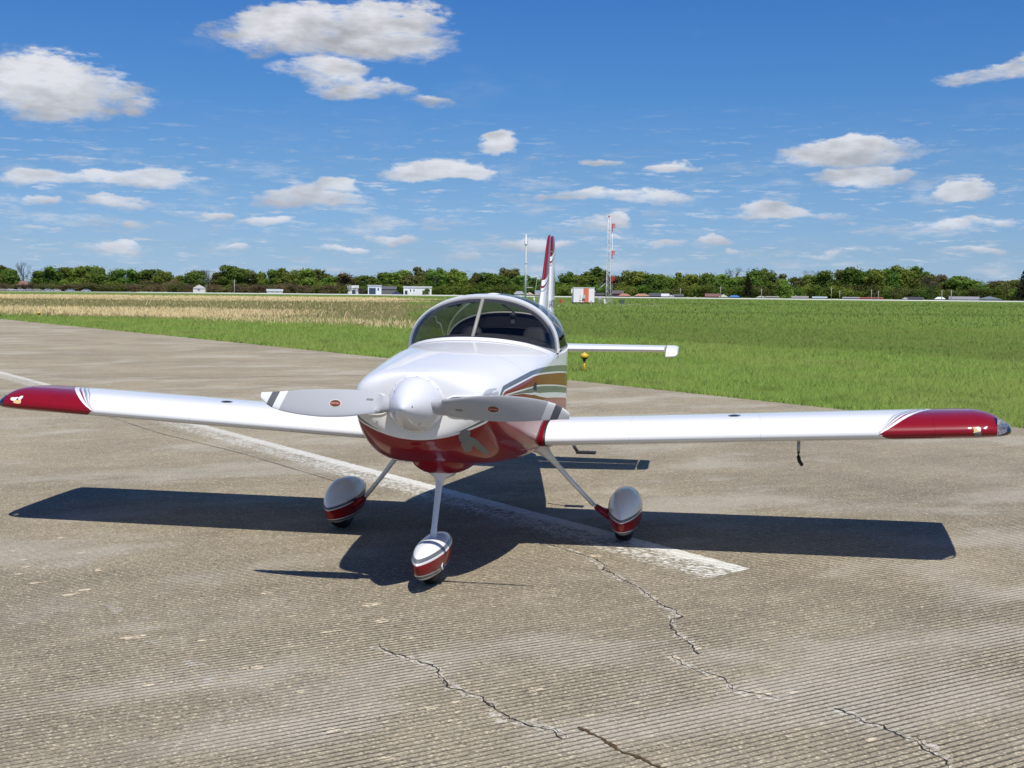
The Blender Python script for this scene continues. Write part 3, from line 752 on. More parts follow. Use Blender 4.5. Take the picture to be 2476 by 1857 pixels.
V, Fc = lathe([(.05, -.05), (.10, -.052), (.125, -.044), (.136, -.028), (.138, 0), (.136, .028), (.125, .044), (.10, .052), (.05, .05)], 36, (0, .69, .137), 'x'); mk('nose_wheel', V, Fc, m_black, plane)
V, Fc = tube([(0, .93, .68), (0, .905, .62), (-.0, .84, .48), (0, .765, .335), (0, .735, .262)], [.027, .022, .0195, .0185, .023], 16, 1.15, (0, 1, 0)); nleg = mk('nose_gear_leg', V, Fc, m_white, plane)
V, Fc = tube([(0, .935, .664), (0, .925, .645), (0, .915, .630), (0, .905, .605), (0, .895, .572)], [.098, .064, .040, .029, .022], 24, 1.1, (0, 1, 0)); mk('leg_fairing', V, Fc, m_white, nleg)
V, Fc = lathe([(.026, 0), (.026, .008), (.016, .009), (.016, .004)], 20, (.086, .62, .128), 'x'); pc = mk('towbar_socket', V, Fc, m_white, npant)
V, Fc = lathe([(.0005, 0), (.015, 0), (.015, .010), (.0005, .010)], 16, (.086, .62, .128), 'x'); mk('socket_hole', V, Fc, m_black, pc)
#BACKGROUND

# ================================================================== GROUND
EDGE = [(-700, 712), (-120, 135.5), (-39.35, 55.8), (-14.3, 31.6), (-7.06, 24.5), (-1.3, 18.0), (3.5, 13.2), (5.96, 10.9), (20, -2.6), (60, -41)]
def edge_y(x): return np.interp(x, [e[0] for e in EDGE], [e[1] for e in EDGE])
GA = radians(39.5)
def concrete_fn(p, pale=None):
    x, y, z = sep(p)
    a = x*cos(GA)+y*sin(GA); q = y*cos(GA)-x*sin(GA)
    wob = noise(comb(a*.6, q*.6, 0), .8, 1)*.5+noise(p, 34, 3, .7)*.42
    fr = S._m('FRACT', q*(1/.0385)+wob*1.2)
    g = smooth(ab(fr-.5), .07, .21)                    # 0 inside a groove
    wear = smooth(noise(p, 1.1, 4), .36, .62)
    far = smooth(q, 9.0, 5.0)*.75+.25
    gd = (1.0-g)*(wear*.45+.55)*far*lin(noise(p, .42, 3, .5), .38, .60, .35, 1.0)
    big = noise(p, .35, 5, .6); mid = noise(comb(a*.8, q*2.2, 0), 2.2, 6, .65); fine = noise(p, 85, 3, .7)
    c = mixc(smooth(big, .33, .68), (.155, .139, .116), (.258, .234, .196))
    c = mixc(smooth(mid, .40, .72)*.55, c, (.30, .275, .228))
    c = mixc(smooth(noise(comb(a*.5, q*1.1, 3), 1.5, 5, .6), .55, .72)*.55, c, (.135, .120, .100))
    st = noise(comb(a*.12, q*1.4, 2), 1.0, 4, .6)
    c = mixc(smooth(st, .52, .7)*.35, c, (.14, .125, .105))
    blot = smooth(noise(comb(a*1.5, q*6.5, 1), 2.6, 4, .6), .625, .70)*smooth(noise(p, .8, 2), .45, .58)
    c = mixc(blot*.6, c, (.42, .375, .30))
    vc = voro(p, 100, out=1); vs1, vs2, vs3 = sep(vc)
    c = mixc(lin(vs1, 0, 1, 0, .58), c, (.075, .067, .057))
    c = mixc((vs2 > .92)*.55, c, (.50, .45, .36))
    c = mixc((vs3 > .95)*.6, c, (.035, .03, .028))
    c = mixc(smooth(fine, .35, .7)*.35, c, (.34, .31, .26))
    v2 = voro(p, 55, out=1); w1, w2, w3 = sep(v2)
    c = mixc((w1 > .975)*.4, c, (.46, .42, .36)); c = mixc((w2 > .985)*.5, c, (.06, .05, .045))
    if pale: c = mixc(pale, c, (.49, .435, .36))
    wt = S.nt.nodes.new('ShaderNodeMix'); wt.data_type = 'RGBA'; wt.blend_type = 'MULTIPLY'; wt.inputs[0].default_value = 1; S.nt.links.new(c.v, wt.inputs[6]); wt.inputs[7].default_value = (1, 1, 1, 1)
    tn_ = mixc(smooth(q, 1.0, 6.0), (1.46, 1.38, 1.14), (1.62, 1.53, 1.26)); S.nt.links.new(tn_.v, wt.inputs[7]); c = S(wt.outputs[2])
    c = mixc(smooth(noise(comb(a*.45, q*.8, 6), 1.1, 5, .62), .50, .66)*.42, c, (.52, .48, .40))
    c = mixc(gd*.85, c, (.048, .040, .031))
    h = g*1.1+fine*.5+vs1*.35+mid*.3
    return c, h, g, a, q
m_conc, b, o_ = new_mat('grooved_concrete'); p = position(); c, h, g, a, q = concrete_fn(p)
setin(b, 'Base Color', c); setin(b, 'Roughness', .88); setin(b, 'Specular IOR Level', .25); bump(b, h, .9, .006)
m_pale, b, o_ = new_mat('spalled_concrete'); p = position(); c, h, g, a, q = concrete_fn(p, pale=smooth(noise(p, 22, 5, .7), .40, .55)*.85)
setin(b, 'Base Color', c); setin(b, 'Roughness', .9); setin(b, 'Specular IOR Level', .25); bump(b, h, .8, .006)
m_old, b, o_ = new_mat('old_paint_traces'); p = position(); c, h, g, a, q = concrete_fn(p)
c = mixc(smooth(noise(p, 6, 5, .65), .52, .68)*.5*lin(g, 0, 1, .3, 1), c, (.50, .50, .46)); setin(b, 'Base Color', c); setin(b, 'Roughness', .9); setin(b, 'Specular IOR Level', .25); bump(b, h, .8, .006)

SOUTH = [(60, -60), (-700, -60)]
top = [(x, y, 0.0) for x, y in EDGE]+[(x, y, 0.0) for x, y in SOUTH]; n = len(top)
V = top+[(x, y, -.14) for x, y, z in top]
Fc = [tuple(range(n))]+[(k, (k+1) % n, n+(k+1) % n, n+k) for k in range(n)]
pave = mk('pavement', V, Fc, m_conc, kind='structure', smooth_=False)

# painted line
A0 = np.array([-60.0, 62.45]); A1 = np.array([1.975, 1.50]); dl = (A1-A0)/np.linalg.norm(A1-A0); nl = np.array([dl[1], -dl[0]]); nl = nl if nl[1] < 0 else -nl
m_paint, b, o_ = new_mat('worn_line_paint'); p = position(); c, h, g, a, q = concrete_fn(p); x, y, z = sep(p)
s_ = (x-A1[0])*float(nl[0])+(y-A1[1])*float(nl[1]); t_ = (x-A1[0])*float(-dl[0])+(y-A1[1])*float(-dl[1])
pc_ = mixc(smooth(noise(p, 9, 4), .3, .7), (.68, .67, .60), (.80, .79, .72))
cw = comb(x+noise(p, 11, 3)*.06, y+noise(comb(x+3.0, y, 1.0), 11, 3)*.06, 0)
cr_e = voro(cw, 13, 'DISTANCE_TO_EDGE')
crk = smooth(cr_e, .13, .05)*smooth(noise(p, 5, 3), .36, .54)
zone = smooth(s_, .10, .20)
loss = mx(crk*zone*.95, smooth(noise(p, 20, 6, .75)+zone*.09+smooth(s_, .34, .60)*.20, .56, .66))
loss = mx(loss, (1.0-g)*zone*.75)
loss = mx(loss, (1.0-g)*.35)
edge_ = smooth(s_+(noise(p, 7, 5, .7)-.5)*.30, .58, .50)*smooth(s_+(noise(p, 12, 5, .7)-.5)*.08, -.004, .008)
pm = (1.0-loss)*edge_
pm = pm*(1.0-smooth(t_, 4.0, 9.0)*.30)
c = mixc(pm*.94, c, pc_)
setin(b, 'Base Color', c); setin(b, 'Roughness', .8); setin(b, 'Specular IOR Level', .3); bump(b, h+crk*zone*-1.2, .9, .006)
e1 = A1; e2 = np.array([1.615, 1.07]); far_ = A0
row1 = [A1+(A0-A1)*t for t in np.linspace(0, 1, 30)]
w2_ = [.58]*30
V = [(e1[0], e1[1], .0012)]+[(r[0]-nl[0]*.01, r[1]-nl[1]*.01, .0012) for r in row1[1:]]+[(r[0]+nl[0]*.60, r[1]+nl[1]*.60, .0012) for r in row1[:0:-1]]+[(e2[0]-.02, e2[1]-.03, .0012)]
line_ = mk('painted_line', V, [tuple(range(len(V)))], m_paint, kind='structure', smooth_=False)

def ribbon(name, pts, w0, w1, mat, z=.0025, jit=.012, stepl=.02, parent=None, seed=1):
    r = random.Random(seed); P = [np.array(q, float) for q in pts]; dense = []
    for i in range(len(P)-1):
        L = np.linalg.norm(P[i+1]-P[i]); k = max(1, int(L/stepl))
        for j in range(k): dense.append(P[i]+(P[i+1]-P[i])*j/k)
    dense.append(P[-1]); V = []; off = 0
    for i, q in enumerate(dense):
        t = dense[min(i+1, len(dense)-1)]-dense[max(i-1, 0)]; t = t/(np.linalg.norm(t)+1e-9); nn = np.array([-t[1], t[0]])
        off = off*.7+r.uniform(-jit, jit); ww = r.uniform(w0, w1)*(.25+.75*abs(sin(i*.23+seed)))/2
        for s in (1, -1):
            pp = q+nn*(off+s*ww); V.append((pp[0], pp[1], z))
    return mk(name, V, [(2*i, 2*i+1, 2*i+3, 2*i+2) for i in range(len(dense)-1)], mat, parent, smooth_=False)
m_crack = simple('crack_shadow', (.018, .015, .012), .95)
m_halo, b, o_ = new_mat('crack_spall'); p = position(); c, h, g, a, q = concrete_fn(p)
c = mixc(smooth(noise(p, 30, 5, .75), .47, .57)*.8, c, (.60, .56, .48)); setin(b, 'Base Color', c); setin(b, 'Roughness', .9); setin(b, 'Specular IOR Level', .25); bump(b, h, .8, .006); m_brown = simple('grass_in_joint', (.075, .045, .015), .95, var=.5, scale=60)
m_joint = simple('joint_sealant', (.15, .125, .09), .9, var=.3, scale=20)
CR = [[(0.45, 2.0), (0.59, 1.912), (0.8, 1.691), (0.981, 1.479), (1.034, 1.253), (1.158, 1.026), (1.271, 0.87), (1.373, 0.582), (1.447, 0.44), (1.503, 0.375), (1.553, 0.237), (1.51, 0.18), (1.501, 0.085), (1.533, -0.089), (1.585, -0.186), (1.647, -0.318), (1.661, -0.453)],
 [(1.536, -0.498), (1.621, -0.685), (1.688, -0.724), (1.775, -0.81), (1.837, -0.962), (1.991, -1.01), (2.041, -1.03)], [(2.264, -1.12), (2.308, -1.169), (2.383, -1.266), (2.446, -1.294), (2.49, -1.378), (2.56, -1.453), (2.611, -1.577), (2.649, -1.699), (2.70, -1.84), (2.8, -2.1)],
 [(0.048, -0.638), (0.166, -0.752), (0.253, -0.81), (0.421, -0.922), (0.475, -1.051), (0.564, -1.198), (0.629, -1.249), (0.724, -1.292), (0.796, -1.397), (0.885, -1.53), (0.991, -1.575), (1.085, -1.622), (1.144, -1.7)]]
for i, P in enumerate(CR):
    ribbon('crack_edge', P, .035, .10, m_halo, .0008, .02, .03, parent=pave, seed=40+i)
    ribbon('crack', P, .004, .016 if i != 1 else .010, m_crack, parent=pave, seed=i+3)
    for j in range(3): ribbon('crack', P[j::1][:len(P)-j], .001, .004, m_crack, .0028, .02, .03, parent=pave, seed=20+i*3+j) if j == 1 else None
ribbon('joint_weeds', [(1.189, -1.562), (1.291, -1.671), (1.366, -1.779), (1.452, -1.833), (1.546, -1.919), (1.75, -2.15)], .012, .034, m_brown, .0035, .006, .012, parent=pave, seed=4)
ribbon('pavement_joint', [(-9.5, 11.6), (-6.683, 8.93), (-5.175, 7.387), (-3.42, 5.879), (-2.093, 4.561), (-1.2, 3.7)], .018, .04, m_joint, .0025, .002, .1, parent=pave, seed=9)
ribbon('pavement_joint', [(-11.576, 14.4), (-9.074, 16.1), (-7.462, 17.1), (-3.0, 19.3)], .025, .05, m_joint, .0025, .003, .15, parent=pave, seed=10)
# spalled patches, lying along the grooves
SP = [(575, 520, 130, 25), (1110, 650, 80, 25), (640, 725, 70, 20), (430, 230, 60, 15), (350, 155, 60, 15), (265, 90, 50, 10), (165, 283, 90, 12), (370, 315, 70, 14), (300, 337, 80, 14), (1645, 450, 100, 25), (1430, 495, 110, 18), (1760, 520, 60, 20), (1410, 560, 50, 18), (1150, 330, 60, 18), (1300, 755, 60, 18), (1430, 920, 90, 35), (1660, 1045, 110, 30), (1860, 825, 70, 20), (1970, 800, 70, 20), (1960, 880, 70, 20), (1580, 1005, 50, 18), (1500, 930, 50, 20), (770, 975, 50, 15), (1255, 430, 60, 12), (1600, 380, 90, 30), (1160, 725, 60, 14), (100, 187, 50, 12), (110, 215, 50, 12), (80, 247, 50, 12), (60, 150, 40, 10), (1650, 600, 40, 12), (1060, 650, 40, 30), (870, 535, 60, 16)]
SP = [(x/1.784, 1250+y/1.784, w_/1.784, h_/1.784) for x, y, w_, h_ in SP]+[(1240+x/1.79, 1250+y/1.79, w_/1.79, h_/1.79) for x, y, w_, h_ in [(1080, 760, 110, 40), (1210, 760, 70, 20), (860, 690, 120, 20), (700, 610, 60, 30), (330, 860, 60, 20), (100, 750, 80, 30), (1150, 850, 60, 15), (1550, 965, 90, 25), (360, 170, 60, 20), (800, 570, 70, 16)]]
rr = random.Random(5); ga = np.array([cos(GA), sin(GA)]); gn = np.array([-sin(GA), cos(GA)])
for (px, py, pw, phh) in SP:
    c0 = ground_at(px, py)[:2]; L = np.linalg.norm(ground_at(px+pw/2, py)[:2]-c0); W_ = np.linalg.norm(ground_at(px, py-phh/2)[:2]-c0)*.75
    V = []
    for k in range(22):
        a = 2*pi*k/22; r_ = rr.uniform(.55, 1.1); pp = c0+ga*cos(a)*L*r_+gn*sin(a)*W_*r_; V.append((pp[0], pp[1], .0015))
    mk('spalled_patch', V, [tuple(range(22))], m_pale, pave, smooth_=False)
c0 = [ground_at(470/1.784, 1250+370/1.784), ground_at(740/1.784, 1250+545/1.784), ground_at(1040/1.784, 1250+780/1.784)]
ribbon('old_paint_trace', [q[:2] for q in c0], .16, .30, m_old, .0012, .02, .08, parent=pave, seed=12)

# grass sheet to the horizon
def bearing_dist(x, y):
    return None
def ditch_mask(x, y, nz):
    e = x*.714+y*.70+(nz-.5)*7.0
    m = smooth(e, 25.0, 27.5)*smooth(e, 72, 34)*.42
    l1 = smooth(ab(y-x*.25-108.0+(nz-.5)*14.0), 9.0, 2.0)*.45; l2 = smooth(ab(y-x*.25-219.0+(nz-.5)*20.0), 22.0, 6.0)*.4
    return mx(m, mx(l1, l2))*smooth(x*(1/90.)+y*.0, -.28, -.16)
m_field, b, o_ = new_mat('airfield_grass'); p = position(); x, y, z = sep(p)
cx = x-float(CAM[0]); cy = y-float(CAM[1]); dist = S._m('SQRT', cx*cx+cy*cy); br_ = cx/mx(cy, .1)
nb = noise(p, .03, 4, .6); nm_ = noise(p, .25, 5, .65); nf = noise(p, 2.5, 5, .7); ns = noise(comb(x*.012, y*.05, 0), 1.0, 4, .6); nff = noise(p, 14, 4, .7)
c = mixc(smooth(nm_, .35, .65), (.100, .175, .030), (.160, .245, .050))
c = mixc(smooth(nb, .40, .62)*.6, c, (.185, .245, .065))
c = mixc(smooth(ns, .50, .58)*.55, c, (.105, .150, .036))
c = mixc(smooth(nf, .42, .75)*.45, c, (.20, .225, .080))
c = mixc(smooth(nff, .35, .75)*.35, c, (.055, .09, .018))
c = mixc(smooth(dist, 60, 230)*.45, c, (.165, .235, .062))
c = mixc(ditch_mask(x, y, nm_), c, (.085, .120, .028))
wv = (nb-.5)*60+(nm_-.5)*26
dlo = (br_*-1.0-.27)*73+52
dz_ = smooth(dist+wv*.35-dlo, -3, 8)*smooth(dist+wv, 390, 320)*smooth(br_+(nb-.5)*.12+(nm_-.5)*.05, -.235, -.285)
c = mixc(dz_*smooth(nf, .25, .5), c, mixc(smooth(nm_, .35, .6), (.16, .145, .062), (.24, .20, .10)))
band = mx(smooth(dist+wv*.3-dlo, 3, 9)*smooth(dist+wv*.3-dlo, 48, 26)*smooth(br_+(nm_-.5)*.3, -.36, -.46), smooth(dist+wv*.6, 190, 215)*smooth(dist+wv*.6, 370, 330))
c = mixc(dz_*band*smooth(nm_, .34, .50)*.9, c, (.56, .46, .24))
setin(b, 'Base Color', c); setin(b, 'Roughness', .95); setin(b, 'Specular IOR Level', .1); bump(b, nf+nff*.5, .6, .12)
V = [(-5000, -400, -.03), (5000, -400, -.03), (5000, 6500, -.03), (-5000, 6500, -.03)]
mk('grass_field', V, [(0, 1, 2, 3)], m_field, kind='structure', smooth_=False)

def blade_mat(name, c0, c1, c2, trans=.35):
    m, b, o_ = new_mat(name); r = attr('rnd'); p = position(); big = noise(p, .22, 4, .6)
    c = mixc(r, c0, c1); c = mixc(smooth(big, .38, .64)*.65, c, c2); c = mixc(smooth(noise(p, .9, 4, .65), .52, .70)*.55, c, tuple(v*.45 for v in c0)); x, y, z = sep(p); c = mixc(ditch_mask(x, y, noise(p, .25, 5, .65)), c, (.10, .14, .034)) if 'straw' not in name and 'brown' not in name else c
    setin(b, 'Base Color', c); setin(b, 'Roughness', .75); setin(b, 'Specular IOR Level', .15)
    t = S.nt.nodes.new('ShaderNodeBsdfTranslucent'); S.nt.links.new(c.v, t.inputs[0]); x_ = S.nt.nodes.new('ShaderNodeMixShader'); x_.inputs[0].default_value = trans
    S.nt.links.new(b.outputs[0], x_.inputs[1]); S.nt.links.new(t.outputs[0], x_.inputs[2]); S.nt.links.new(x_.outputs[0], o_.inputs[0]); return m
def blades(name, P, H, Wd, lean, mat, label):
    N = len(P); a = rng.uniform(0, 2*pi, N); fa = np.arctan2(P[:, 1]-CAM[1], P[:, 0]-CAM[0])-pi/2+rng.normal(0, .6, N)
    b0 = np.stack([P[:, 0]-np.cos(fa)*Wd/2, P[:, 1]-np.sin(fa)*Wd/2, np.full(N, -.03)], 1)
    b1 = np.stack([P[:, 0]+np.cos(fa)*Wd/2, P[:, 1]+np.sin(fa)*Wd/2, np.full(N, -.03)], 1)
    l = lean*H*rng.uniform(.1, 1, N); tp = np.stack([P[:, 0]+np.cos(a)*l, P[:, 1]+np.sin(a)*l, H*rng.uniform(.75, 1, N)], 1)
    V = np.stack([b0, b1, tp], 1).reshape(-1, 3).astype(np.float32)
    me = bpy.data.meshes.new(name); me.vertices.add(3*N); me.vertices.foreach_set('co', V.ravel()); me.loops.add(3*N); me.loops.foreach_set('vertex_index', np.arange(3*N, dtype=np.int32))
    me.polygons.add(N); me.polygons.foreach_set('loop_start', np.arange(0, 3*N, 3, dtype=np.int32)); me.update(calc_edges=True)
    at = me.attributes.new('rnd', 'FLOAT', 'POINT'); at.data.foreach_set('value', np.repeat(rng.uniform(0, 1, N), 3).astype(np.float32))
    # blades share the upward light of the turf they stand in
    nn = np.stack([rng.normal(0, .35, N), rng.normal(0, .35, N)-.15, np.ones(N)], 1); nn /= np.linalg.norm(nn, axis=1)[:, None]
    me.normals_split_custom_set(np.repeat(nn, 3, 0).tolist()) if N < 700000 else None
    me.materials.append(mat); o = bpy.data.objects.new(name, me); COL.objects.link(o); o['kind'] = 'stuff'; o['label'] = label; return o
def scatter(N, d0, d1, a0=-40, a1=21, p=1.0):
    u = rng.uniform(0, 1, N); d = d0*(d1/d0)**(u**p); az_ = np.radians(rng.uniform(a0, a1, N))
    return np.stack([CAM[0]+np.sin(az_)*d, CAM[1]+np.cos(az_)*d], 1), d, az_
def vn(P, s, seed=0):
    """cheap smooth noise 0..1"""
    x = P[:, 0]*s+seed*3.1; y = P[:, 1]*s+seed*1.7
    return .5+.25*(np.sin(x+1.3*np.sin(y*.7+seed))*np.cos(y*1.1+.8*np.sin(x*.6))+np.sin(x*2.3+y*1.9+seed)*.6*np.cos(x*1.1-y*2.7))
m_gr = blade_mat('grass_blades', (.115, .205, .034), (.315, .455, .105), (.275, .335, .090))
P, d, az_ = scatter(760000, 13, 75); k = P[:, 1] > edge_y(P[:, 0])-.02+rng.normal(0, .05, len(P)); P, d = P[k], d[k]
g9 = ground_at(1412.5, 898.5); k = (np.hypot(P[:, 0]-g9[0], P[:, 1]-g9[1]+.25) > .42); P, d = P[k], d[k]
n_ = vn(P, .9, 1)*.6+vn(P, 3.3, 2)*.4
ed = np.clip((P[:, 1]-edge_y(P[:, 0]))/3.0, 0, 1)
H = (.04+.11*n_**1.5+.05*rng.random(len(P))**2)*(.75+.4*ed)*(1+d/120); blades('grass', P, H, (.005+.005*rng.random(len(P)))*np.maximum(1, d/13), 1.5, m_gr, 'green grass growing along the edge of the concrete')
P, d, az_ = scatter(150000, 70, 420); k = (P[:, 1] > edge_y(P[:, 0])); tn = np.tan(az_)
k &= ~((tn < -.27) & (d > (-tn-.27)*73+56) & (d < 350) & (rng.random(len(P)) < .8)); P, d = P[k], d[k]
m_gf = blade_mat('far_grass_blades', (.115, .200, .036), (.250, .355, .085), (.215, .290, .075))
blades('meadow_grass', P, .14+.16*vn(P, .5, 3)*(d/120)**.3, .012*d/14, 1.3, m_gf, 'longer grass covering the airfield beyond the taxiway')
# straw coloured dead grass on the left
P, d, az_ = scatter(150000, 55, 350, -42, -11); tn = np.tan(az_); wv = (vn(P, .05, 4)-.5)*46+(vn(P, .21, 5)-.5)*16
dl_ = (-tn-.27)*73+54; e = d+wv*.35-dl_; fz = np.clip((-tn+(vn(P, .09, 11)-.5)*.22-.34)/.14, 0, 1)
inz = (e > 1) & (d+wv < 350) & (tn+(vn(P, .06, 6)-.5)*.10 < -.262)
g1 = np.clip((e-2)/6, 0, 1)*np.clip((44-e)/20, 0, 1)*fz; g2 = np.clip((d+wv*.6-185)/25, 0, 1)*np.clip((355-d-wv*.6)/30, 0, 1); g3 = np.clip((e)/4, 0, 1)*np.clip((14-e)/6, 0, 1)*.45
pr_ = np.maximum(np.maximum(g1*1.3, g2*1.2), np.maximum(g3, .05))*np.clip(vn(P, .13, 13)*2.6-.45, .10, 1)*np.clip(vn(P, 1.1, 7)*1.8-.1, .05, 1)
k = inz & (rng.random(len(P)) < pr_); P, d = P[k], d[k]
m_st = blade_mat('straw_blades', (.46, .37, .18), (.84, .70, .42), (.66, .53, .30), .3)
blades('dry_grass', P, .20+.40*vn(P, 1.7, 8)*rng.uniform(.3, 1, len(P)), .012*d/16, .8, m_st, 'tall straw coloured dead grass in the field on the left')
P, d, az_ = scatter(70000, 58, 240, -42, -12); tn = np.tan(az_); k = (tn+(vn(P, .06, 6)-.5)*.10 < -.25) & (d+(vn(P, .05, 4)-.5)*16 > (-tn-.27)*73+55); P, d = P[k], d[k]
m_br = blade_mat('brown_stubble', (.15, .13, .06), (.29, .24, .13), (.17, .18, .06), .2)
blades('brown_stubble', P, .15+.15*rng.random(len(P)), .014*d/14, .8, m_br, 'low brown stubble and weeds between the straw patches')
# dandelions and seed heads near the edge
P, d, az_ = scatter(1500, 15, 50); k = (P[:, 1] > edge_y(P[:, 0])+.4) & (vn(P, .8, 9) > .45); P, d = P[k][:260], d[k][:260]
V = []; Fc = []
for i, (q, dd) in enumerate(zip(P, d)):
    r_ = .009*rng.uniform(.6, 1.3)*max(1, dd/26); h_ = rng.uniform(.12, .24); k0 = len(V)
    V += [(q[0]+r_, q[1], h_), (q[0], q[1]+r_, h_), (q[0]-r_, q[1], h_), (q[0], q[1]-r_, h_), (q[0], q[1], h_+r_), (q[0], q[1], h_-r_)]
    for a_, b_ in ((0, 1), (1, 2), (2, 3), (3, 0)): Fc += [(k0+a_, k0+b_, k0+4), (k0+a_, k0+b_, k0+5)]
mk('dandelion', V, Fc, simple('dandelion_yellow', (.55, .50, .20), .8, var=.5, scale=3), kind='stuff', label='small dandelion heads scattered through the grass')

# far runway strip and dark parking apron
V = [(-480, 560, -.01), (700, 575, -.01), (700, 725, -.01), (-480, 715, -.01)]
mk('runway', V, [(0, 1, 2, 3)], simple('pale_runway_concrete', (.62, .60, .56), .9, scale=.02), kind='structure', smooth_=False)
q0, q1, q2, q3 = spot(-120, 725), spot(330, 725), spot(330, 860), spot(-120, 860)
mk('parking_apron', [(q[0], q[1], .0) for q in (q0, q1, q2, q3)], [(0, 1, 2, 3)], simple('dark_asphalt', (.045, .045, .05), .9), kind='structure', smooth_=False)

# ================================================================== TREES
def leaf_mat(name, c0, c1):
    m, b, o_ = new_mat(name); r = obj_random(); p = S(S.nt.nodes.new('ShaderNodeTexCoord').outputs['Object']); q = noise(p, .55, 3, .6)
    c = mixc(smooth(q, .35, .65), c0, c1)
    c = mixc(lin(r, 0, 1, 0, .8), c, (c0[1]*1.0+.01, c0[1]*1.0+.01, c0[2]*1.3)); r2 = S._m('FRACT', r*7.31); c = mixc(lin(r2, 0, 1, 0, .45), c, tuple(v*.45 for v in c0))
    setin(b, 'Base Color', c); setin(b, 'Roughness', .8); setin(b, 'Specular IOR Level', .1)
    t = S.nt.nodes.new('ShaderNodeBsdfTranslucent'); S.nt.links.new(c.v, t.inputs[0]); x_ = S.nt.nodes.new('ShaderNodeMixShader'); x_.inputs[0].default_value = .35
    S.nt.links.new(b.outputs[0], x_.inputs[1]); S.nt.links.new(t.outputs[0], x_.inputs[2]); S.nt.links.new(x_.outputs[0], o_.inputs[0]); return m
LM = {'g': leaf_mat('green_leaves', (.078, .160, .024), (.205, .345, .065)), 'b': leaf_mat('bright_leaves', (.125, .225, .032), (.27, .41, .080)),
      'o': leaf_mat('olive_leaves', (.115, .135, .035), (.215, .240, .075)), 'r': leaf_mat('bronze_leaves', (.145, .105, .048), (.26, .19, .095)),
      'w': leaf_mat('bare_twigs', (.10, .085, .060), (.19, .165, .12)), 'c': leaf_mat('conifer_needles', (.012, .028, .012), (.030, .058, .022))}
m_bark = simple('bark', (.075, .060, .045), .9, scale=2)
def crown_mesh(name, seed, kind):
    """unit crown: height 1 from z=0 at the ground, radius about .5; clumps of leaf sized faces"""
    r = np.random.default_rng(seed); V = []; Fc = []
    def quad(c, s, nrm=None):
        u = r.normal(size=3); u /= np.linalg.norm(u)
        if nrm is not None: u = u*.7+nrm; u /= np.linalg.norm(u)
        a = np.cross(u, r.normal(size=3)); a /= np.linalg.norm(a); b_ = np.cross(u, a)*r.uniform(.5, 1); k = len(V)
        V.extend([c-a*s, c+b_*s, c+a*s, c-b_*s]); Fc.append((k, k+1, k+2, k+3))
    if kind == 'cone':
        for i in range(26):
            z = .08+.9*i/25; R_ = .36*(1-z)**.85+.012
            nb_ = int(7+16*(1-z))
            for j in range(nb_):
                a = r.uniform(0, 2*pi); L = R_*r.uniform(.7, 1.12)
                for t in np.linspace(.25, 1, 6):
                    quad(np.array([cos(a)*L*t, sin(a)*L*t, z-.05*t*t+r.normal()*.006]), .020*(1.2-.5*t)+.006)
    else:
        nl_ = {'round': 19, 'tall': 16, 'wide': 22, 'bare': 26, 'bush': 13}[kind]
        for i in range(nl_):
            if kind == 'bush': c = np.array([r.uniform(-.32, .32), r.uniform(-.3, .3), r.uniform(.08, .66)]); R_ = r.uniform(.20, .32); N = 110
            else:
                a = r.uniform(0, 2*pi); rad = math.sqrt(r.uniform(0, 1))
                zc = r.uniform(.20, .88); env = {'round': .36, 'tall': .24, 'wide': .42, 'bare': .36}[kind]*math.sqrt(max(.05, 1-((zc-.52)/.46)**2))
                c = np.array([cos(a)*rad*env, sin(a)*rad*env, zc]); R_ = r.uniform(.11, .19) if kind != 'bare' else r.uniform(.06, .12); N = 120 if kind != 'bare' else 24
                if i < 5 and kind != 'bare': c = np.array([cos(a)*.08, sin(a)*.08, .28+.11*i]); R_ = {'round': .30, 'wide': .34, 'tall': .22}[kind]*(1.0-.35*abs(i-1.5)/2.5); N = 260
            for j in range(N):
                d_ = r.normal(size=3); d_ /= np.linalg.norm(d_); d_[2] = d_[2]*.8+.1
                rr_ = R_*r.uniform(.55, 1.08); quad(c+d_*rr_, r.uniform(.022, .046) if kind != 'bare' else r.uniform(.006, .014), d_)
        if kind != 'bare' and kind != 'bush':
            for j in range(260):     # stray outer sprays break the outline
                a = r.uniform(0, 2*pi); zc = r.uniform(.25, .93); env = .40*math.sqrt(max(.02, 1-((zc-.50)/.46)**2)); quad(np.array([cos(a)*env*.95, sin(a)*env*.95, zc]), r.uniform(.010, .022))
            for j in range(420):     # lower skirt
                a = r.uniform(0, 2*pi); rad = r.uniform(.1, .38); quad(np.array([cos(a)*rad, sin(a)*rad, r.uniform(.02, .4)]), r.uniform(.024, .044))
    me = bpy.data.meshes.new(name); me.from_pydata([tuple(v) for v in V], [], Fc); me.update(); return me
